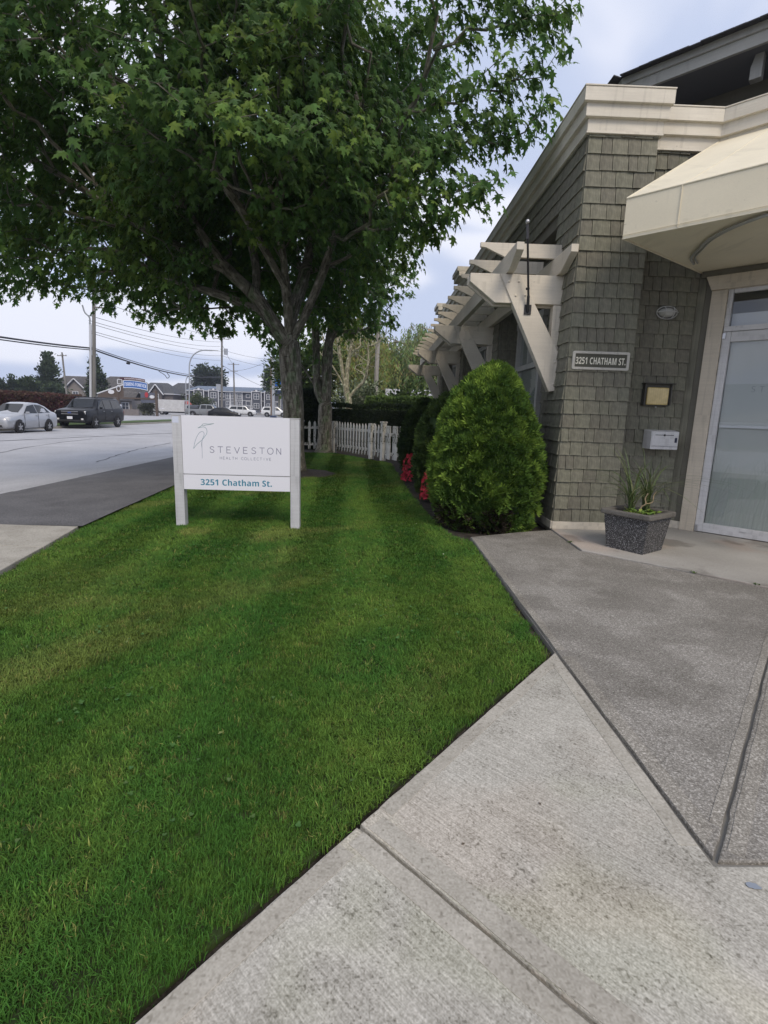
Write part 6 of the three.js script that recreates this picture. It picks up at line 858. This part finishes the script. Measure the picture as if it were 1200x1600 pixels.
// ---------------------------------------------------------------- harbour sign
{
  const T = thing('harbour_sign', 'roadside sign reading FISHING FOREVER on blue with STEVESTON HARBOUR above it', 'sign', [-33.9, -0.3, -75], 0.05);
  const wood = mat({ c: [0.10, 0.075, 0.06], roughness: 0.85 });
  for (const x of [-2.5, 2.75]) mesh('post', bx(0.3, 3.6, 0.3, x, 0, -0.05), wood, T);
  const arc = (x, y) => y + 0.10 - 0.05 * (x + 0.2) * (x + 0.2) - 0.06 * x; const curved = (x0, x1, y0, y1, z) => grid(16, 1, (u, v) => { const x = lerp(x0, x1, u); return [x, arc(x, lerp(y0, y1, v)), z]; });
  const uvFix = (g, x0, x1, y0, y1) => { const p = g.attributes.position, uv = g.attributes.uv; for (let i = 0; i < p.count; i++) { const x = p.getX(i); uv.setXY(i, (x - x0) / (x1 - x0), (p.getY(i) - arc(x, y0)) / (y1 - y0)); } return g; };
  mesh('blue_board', uvFix(curved(-1.65, 1.65, 3.75, 4.78, 0.06), -1.65, 1.65, 3.75, 4.78), mat({ c: [1, 1, 1], roughness: 0.5, map: canvasTex(1024, 320, (x, w, h) => { x.fillStyle = '#e8eef6'; x.fillRect(0, 0, w, h); x.fillStyle = '#2f62ab'; x.fillRect(22, 22, w - 44, h - 44); x.fillStyle = '#f2f5fa'; x.font = 'bold 190px serif'; const t = 'Fishing Forever'.toUpperCase(), m = x.measureText(t).width; x.save(); x.translate(50, 225); x.scale((w - 100) / m, 1); x.fillText(t, 0, 0); x.restore(); }) }), T);
  mesh('board_back', curved(-1.7, 1.7, 3.7, 4.84, 0.0), wood, T);
  mesh('top_board', uvFix(curved(-2.1, 1.35, 4.84, 5.2, 0.04), -2.1, 1.35, 4.84, 5.2), mat({ c: [1, 1, 1], map: canvasTex(1024, 110, (x, w, h) => { x.fillStyle = '#4a2a33'; x.fillRect(0, 0, w, h); x.fillStyle = '#e4dfe2'; x.font = 'bold 84px serif'; const t = 'STEVESTON HARBOUR', m = x.measureText(t).width; x.save(); x.translate(190, 86); x.scale((w - 210) / m, 1); x.fillText(t, 0, 0); x.restore(); }) }), T);
  mesh('wing_board', prismZ([[-5.2, 2.4], [-5.2, 2.9], [-1.7, 4.2], [-1.7, 2.6]], -0.06, 0), wood, T); mesh('right_board', prismZ([[0.6, 1.9], [0.6, 3.3], [2.6, 3.3], [2.9, 1.9]], -0.06, 0), mat({ c: [0.10, 0.11, 0.15] }), T);
  mesh('cross_beam', bx(5.6, 0.22, 0.2, 0.1, 2.35, -0.05), wood, T); mesh('wing_edge', rod([-5.3, 2.95, 0.02], [-1.6, 4.3, 0.02], 0.09), whiteTrim, T);
  for (const [x, y, w, m] of [[-3.35, 3.25, 0.42, whiteTrim], [2.2, 2.75, 0.34, whiteTrim], [1.45, 3.0, 0.24, mat({ c: [0.4, 0.04, 0.05] })]]) { const g = cyl(1, 1, 0.04, 0, 0, 0, 24); g.rotateX(Math.PI / 2); g.scale(w, m === whiteTrim ? w * 0.68 : w * 1.6, 1); g.translate(x, y, 0.05); mesh('oval_plate', g, m, T); }
  const ring = new THREE.TorusGeometry(0.34, 0.07, 8, 24); ring.scale(0.75, 1.15, 1); ring.translate(-2.3, 3.75, 0.1); mesh('life_ring', clean(ring), whiteTrim, T); mesh('square_frame', merge([bx(0.6, 0.08, 0.06, -2.1, 4.95, 0.05), bx(0.6, 0.08, 0.06, -2.1, 4.35, 0.05), bx(0.08, 0.6, 0.06, -2.4, 4.38, 0.05), bx(0.08, 0.6, 0.06, -1.8, 4.38, 0.05)]), whiteTrim, T);
  const B = thing('low_shed', 'low brown shed with pale gable verandah behind the harbour sign', 'building', [-36.8, -0.3, -79]); mesh('wall', bx(5, 2.2, 4, -1.2, 0, 0), tanSide, B); mesh('roof', triUV(merge([quad([-4.2, 2.1, 2.5], [1.8, 2.1, 2.5], [1.5, 3.4, 0], [-3.8, 3.4, 0]), quad([-4.2, 2.1, -2.5], [1.8, 2.1, -2.5], [1.5, 3.4, 0], [-3.8, 3.4, 0])])), roofBrown, B); for (const x of [-2.9, -1.2, 0.4]) windowOn(B, x, 0.9, 2.0, 0.9, 0.9);
  const wl = tag(mesh('boundary_wall', bx(6.5, 0.95, 0.3, -36.2, -0.3, -73.5), mat({ c: [0.22, 0.2, 0.2], map: paintMap })), 'low grey boundary wall in front of the harbour sign', 'wall');
  const bt = thing('covered_boat', 'small blue boat with white cover behind the boundary wall', 'boat', [-37.9, 0.25, -75.2], 0.1); mesh('hull', prismZ([[-1.5, 0], [1.2, 0], [1.6, 0.5], [-1.6, 0.5]], -0.6, 0.6, 0.05), mat({ c: [0.06, 0.15, 0.42], roughness: 0.4 }), bt); const tarp = new THREE.SphereGeometry(0.8, 14, 8); tarp.scale(1.1, 0.6, 0.7); tarp.translate(0.9, 0.75, 0); mesh('white_cover', clean(tarp), mat({ c: [0.6, 0.62, 0.68] }), bt); mesh('trailer', bx(3, 0.12, 1.0, 0, -0.45, 0), blackPl, bt); for (const s of [-0.5, 0.5]) { const c = cyl(0.28, 0.28, 0.15, 0, -0.075, 0, 14); c.rotateX(Math.PI / 2); c.translate(0, -0.26, s); mesh('wheel', c, tyreM, bt); }
}
// ---------------------------------------------------------------- poles, lamps, cables
function utilityPole(label, x, z, h, r, arms = [], wm = woodPole, y0 = -0.3) { const T = thing('utility_pole', label, 'pole', [x, y0, z]); mesh('shaft', cyl(r, r * 0.75, h, 0, 0, 0, 12), wm, T); for (const [y, w, yaw] of arms) { const g = bx(w, 0.1, 0.1, 0, y, 0.12, yaw); mesh('crossarm', g, woodPole, T); for (const k of [-0.45, -0.15, 0.15, 0.45]) mesh('insulator', cyl(0.035, 0.03, 0.12, k * w * Math.cos(yaw), y + 0.1, 0.12 - k * w * Math.sin(yaw), 8), mat({ c: [0.2, 0.2, 0.22], roughness: 0.3 }), T); } return T; }
{
  const T = utilityPole('tall wooden utility pole with white conduit behind the black SUV', -21.35, -40, 10.6, 0.145, [[9.7, 2.4, 0.0]]);
  mesh('conduit', cyl(0.09, 0.09, 7.2, -0.235, 0, 0.05, 10), mat({ c: [0.6, 0.62, 0.66], roughness: 0.5 }), T); mesh('conduit_bend', tube([[-0.27, 7.2, 0.05], [-0.3, 7.7, 0.05], [-0.62, 8.0, 0.05], [-0.8, 8.5, 0.05]], 0.05, 6, 16), mat({ c: [0.3, 0.32, 0.34] }), T);
  mesh('transformer', bx(0.55, 0.7, 0.5, 1.25, 8.25, 0.1, 0, 0.06), galv, T); mesh('bracket_arm', bx(1.2, 0.09, 0.09, 0.62, 8.4, 0.1), woodPole, T); T.rotation.z = -0.07; mesh('blue_tag', bx(0.3, 0.4, 0.02, 0.0, 1.05, 0.18), mat({ c: [0.08, 0.2, 0.5] }), T);
}
{ const T = utilityPole('wooden utility pole with transformer can in front of the row houses', -24.9, -85, 12.6, 0.18, [[12.1, 2.4, 0.1]]); mesh('transformer', cyl(0.3, 0.3, 0.9, 0.65, 9.8, 0.1, 14), galv, T); T.rotation.z = -0.03; mesh('meter_box', bx(0.7, 0.9, 0.4, -0.45, 4.3, 0.2), galv, T); }
utilityPole('thin wooden pole with two crossarms farther down the road', -32.2, -120, 11.5, 0.2, [[11.1, 2.5, 0.1], [9.6, 1.8, 0.1]]);
utilityPole('brown wooden pole just left of the silver transit pole', -17.9, -90, 10.1, 0.17, [[9.7, 2.2, 0.1], [8.4, 1.6, 0.1]], mat({ c: [0.8, 0.62, 0.5], map: woodPoleMap, roughness: 0.9 }));
utilityPole('small leaning wooden pole between the cone-shaped tree and the tan house', -43.5, -75, 8.4, 0.14, [[7.9, 1.3, 0.0]]).rotation.z = 0.03;
utilityPole('pale wooden pole beyond the hedge in front of the willow', -0.10, -30, 7.2, 0.145, [], palePole).rotation.z = -0.015;
utilityPole('short grey stub pole at the left edge behind the silver sedan', -22.3, -30.2, 2.5, 0.12, [], woodPole);
function streetLamp(label, x, z, H, reach, y0 = -0.2) { const T = thing('street_lamp', label, 'street lamp', [x, y0, z], 0, 'street lamps'); mesh('base', cyl(0.16, 0.13, 0.6, 0, 0, 0, 10), galv, T); mesh('shaft', tube([[0, 0.5, 0], [0, H * 0.5, 0], [0.05, H * 0.82, 0], [reach * 0.18, H * 0.92, 0], [reach * 0.5, H * 0.985, 0], [reach, H, 0]], 0.075, 8, 40), galv, T); mesh('lamp_head', bx(0.75, 0.1, 0.26, reach + 0.3, H - 0.03, 0, 0, 0.04), mat({ c: [0.5, 0.52, 0.55], roughness: 0.4 }), T); return T; }
streetLamp('tall curved street lamp above the box truck cab', -22.0, -62, 8.0, 2.6).rotation.z = -0.05; streetLamp('smaller curved street lamp beside the box truck', -30.5, -85, 6.2, 0.8);
{
  const T = thing('transit_stop_pole', 'silver transit stop pole with blue T sign beside the maple trunk', 'pole', [-9.75, -0.35, -50]); mesh('shaft', cyl(0.15, 0.11, 7.4, 0, 0, 0, 12), galv, T); mesh('base_box', bx(0.55, 1.0, 0.5, 0, 0, 0.1, 0, 0.04), mat({ c: [0.03, 0.045, 0.1], roughness: 0.5 }), T);
  const pl = (nm, w, h, x, y, t) => { mesh(nm, bx(w, h, 0.03, x, y, 0.12), galv, T); const g = new THREE.PlaneGeometry(w * 0.98, h * 0.98); g.translate(x, y + h / 2, 0.139); mesh(nm + '_print', g, mat({ c: [1, 1, 1], map: t, roughness: 0.4 }), T); };
  pl('blue_sign', 0.85, 0.62, 0.62, 3.72, canvasTex(256, 180, (x, w, h) => { x.fillStyle = '#1f5fb0'; x.fillRect(0, 0, w, h); x.fillStyle = '#fff'; x.font = 'bold 150px sans-serif'; x.textAlign = 'center'; x.fillText('T', 110, 142); }));
  pl('route_sign', 1.2, 0.62, 0.8, 3.02, canvasTex(256, 140, (x, w, h) => { x.fillStyle = '#cfd6e2'; x.fillRect(0, 0, w, h); x.fillStyle = '#22304c'; x.fillRect(0, 62, w, 78); }));
  const B = thing('wooden_post', 'short grey post right of the transit stop pole', 'post', [-8.35, -0.35, -50]); mesh('shaft', bx(0.3, 1.9, 0.3, 0, 0, 0, 0, 0.03), woodPole, B); mesh('cap', bx(0.34, 0.06, 0.34, 0, 1.9, 0), woodPole, B);
}
{
  const wireM = mat({ c: [0.035, 0.037, 0.045], roughness: 0.7 }); let k = 0;
  const sag = (a, b, s, n = 14) => Array.from({ length: n + 1 }, (_, i) => { const t = i / n; return [lerp(a[0], b[0], t), lerp(a[1], b[1], t) - 4 * s * t * (1 - t), lerp(a[2], b[2], t)]; });
  const cable = (label, a, b, s, r) => tag(mesh('overhead_cable', tube(sag(a, b, s), r, 5, 40), wireM), label, 'cable', 'overhead cables');
  cable('thick cable bundle arriving at the tall pole from the left edge', [-21.2, 5.6, 2], [-21.25, 5.25, -40], 0.85, 0.055);
  cable('second thick cable just below the bundle left of the tall pole', [-21.1, 5.3, 2], [-21.25, 5.12, -40], 0.82, 0.035);
  cable('thick cable sagging from the tall pole to the pole with the transformer can', [-21.25, 5.22, -40], [-24.8, 6.0, -85], 0.75, 0.06);
  cable('thinner cable just above the thick cable right of the tall pole', [-21.25, 5.35, -40], [-24.8, 6.15, -85], 0.7, 0.03);
  const lb = ['lowest', 'second lowest', 'third lowest', 'fourth lowest', 'fifth lowest', 'highest']; [6.35, 6.5, 7.0, 7.2, 7.55, 8.9].forEach((y, i) => cable(lb[i] + ' of the thin wires between the tall pole and the transformer can pole', [-21.2, y, -40], [-24.85 + (i % 3) * 0.5, 8.6 + i * 0.7, -85], 0.5, 0.018));
  cable('thin wire from the transformer can pole to the brown pole', [-24.85, 10.3, -85], [-17.9, 9.4, -90], 0.25, 0.02); cable('lower thin wire from the transformer can pole to the brown pole', [-24.85, 9.4, -85], [-17.9, 8.2, -90], 0.25, 0.02);
  cable('wire from the transformer can pole to the thin two-armed pole', [-24.85, 11.9, -85], [-32.2, 10.9, -120], 0.6, 0.025); cable('sagging cable from the transformer can pole toward the row house roof', [-24.85, 8.0, -85], [-24, 5.6, -124], 0.4, 0.03);
  cable('wire crossing from the two-armed pole to the brown pole', [-32.2, 9.5, -120], [-17.9, 9.5, -90], 0.5, 0.025);
  const sp = new THREE.CapsuleGeometry(0.1, 0.35, 4, 8); sp.rotateX(Math.PI / 2); sp.translate(-22.0, 4.82, -47.5); tag(mesh('splice_box', clean(sp), wireM), 'black splice box on the thick cable right of the tall pole', 'splice box');
  tag(mesh('cable_loop', tube([[-22.4, 4.7, -55], [-22.6, 4.45, -57], [-22.8, 4.2, -58.2], [-22.75, 4.4, -58.6], [-22.6, 4.72, -57.6]], 0.035, 5, 30), wireM), 'spare cable loop hanging from the thick cable', 'cable');
}
{ // weeds in the joint between path and landing, paint mark on the slab
  const r = rng(14), wm = mat({ c: [0.09, 0.15, 0.035], roughness: 0.8, side: THREE.DoubleSide });
  for (const [x, z, lab] of [[2.61, -3.975, 'tiny weed in the joint right of the planter'], [2.92, -3.69, 'second tiny weed farther along the landing joint'], [1.94, -4.9, 'tiny weed by the landing corner near the base trim']]) { const T = thing('weed', lab, 'weed', [x, 0.003, z]); for (let i = 0; i < 12; i++) { const a = r() * 6.28, l = 0.012 + r() * 0.02, m = mesh('leaf', roundLeaf, wm, T); m.position.set(Math.cos(a) * 0.006, 0.0, Math.sin(a) * 0.006); m.rotation.set(0.5 + r() * 0.7, a, 0, 'YXZ'); m.scale.setScalar(l); } }
  const s = new THREE.Shape(Array.from({ length: 14 }, (_, i) => { const a = i / 14 * 6.283, q = 0.011 * (0.7 + 0.6 * hash(i, 3, 1)); return new THREE.Vector2(Math.cos(a) * q * 1.5, Math.sin(a) * q); })), g = new THREE.ExtrudeGeometry(s, { depth: 0.0006, bevelEnabled: false }); g.rotateX(-Math.PI / 2); g.translate(1.03, 0.003, -1.138); mesh('paint_mark', triUV(g), mat({ c: [0.24, 0.27, 0.32], roughness: 0.8 }), walk);
}
{ const T = thing('garden_shed', 'low pale roofed shed seen under the willow beside the pergola end', 'shed', [1.9, -0.2, -31]); mesh('wall', bx(2.4, 2.3, 2.0, 0, 0, 0), mat({ c: [0.35, 0.3, 0.27], map: paintMap }), T); mesh('roof', triUV(merge([quad([-1.4, 2.3, 1.2], [1.4, 2.3, 1.2], [1.4, 2.8, 0], [-1.4, 2.8, 0]), quad([-1.4, 2.3, -1.2], [1.4, 2.3, -1.2], [1.4, 2.8, 0], [-1.4, 2.8, 0])])), mat({ c: [0.42, 0.42, 0.44] }), T); }
{ // far woods along the horizon
  const r = rng(88), g = new THREE.Group(); g.name = 'far_woods'; scene.add(g); tag(g, 'low band of distant trees along the horizon', 'woods', null, 'stuff'); const L = [];
  for (let i = 0; i < 9000; i++) { const x = lerp(-260, 60, r()), z = -210 - r() * 30, h = 3 + 4.5 * fbm(x * 0.06, 2, 4, 9), y = r() * h - 0.4; L.push({ p: V(x, y, z), dir: V(r() - 0.5, r(), r() - 0.5), n: V(r() - 0.5, r() - 0.5, 1), s: 2.0 + r() * 1.6, c: DG.map(v => v * (0.9 + r() * 0.7)) }); }
  scatter(g, 'woods_foliage', [roundLeaf], leafBlade, L);
}
scene.traverse(o => { if (o.isMesh) { o.castShadow = true; o.receiveShadow = true; } });
renderer.render(scene, camera);
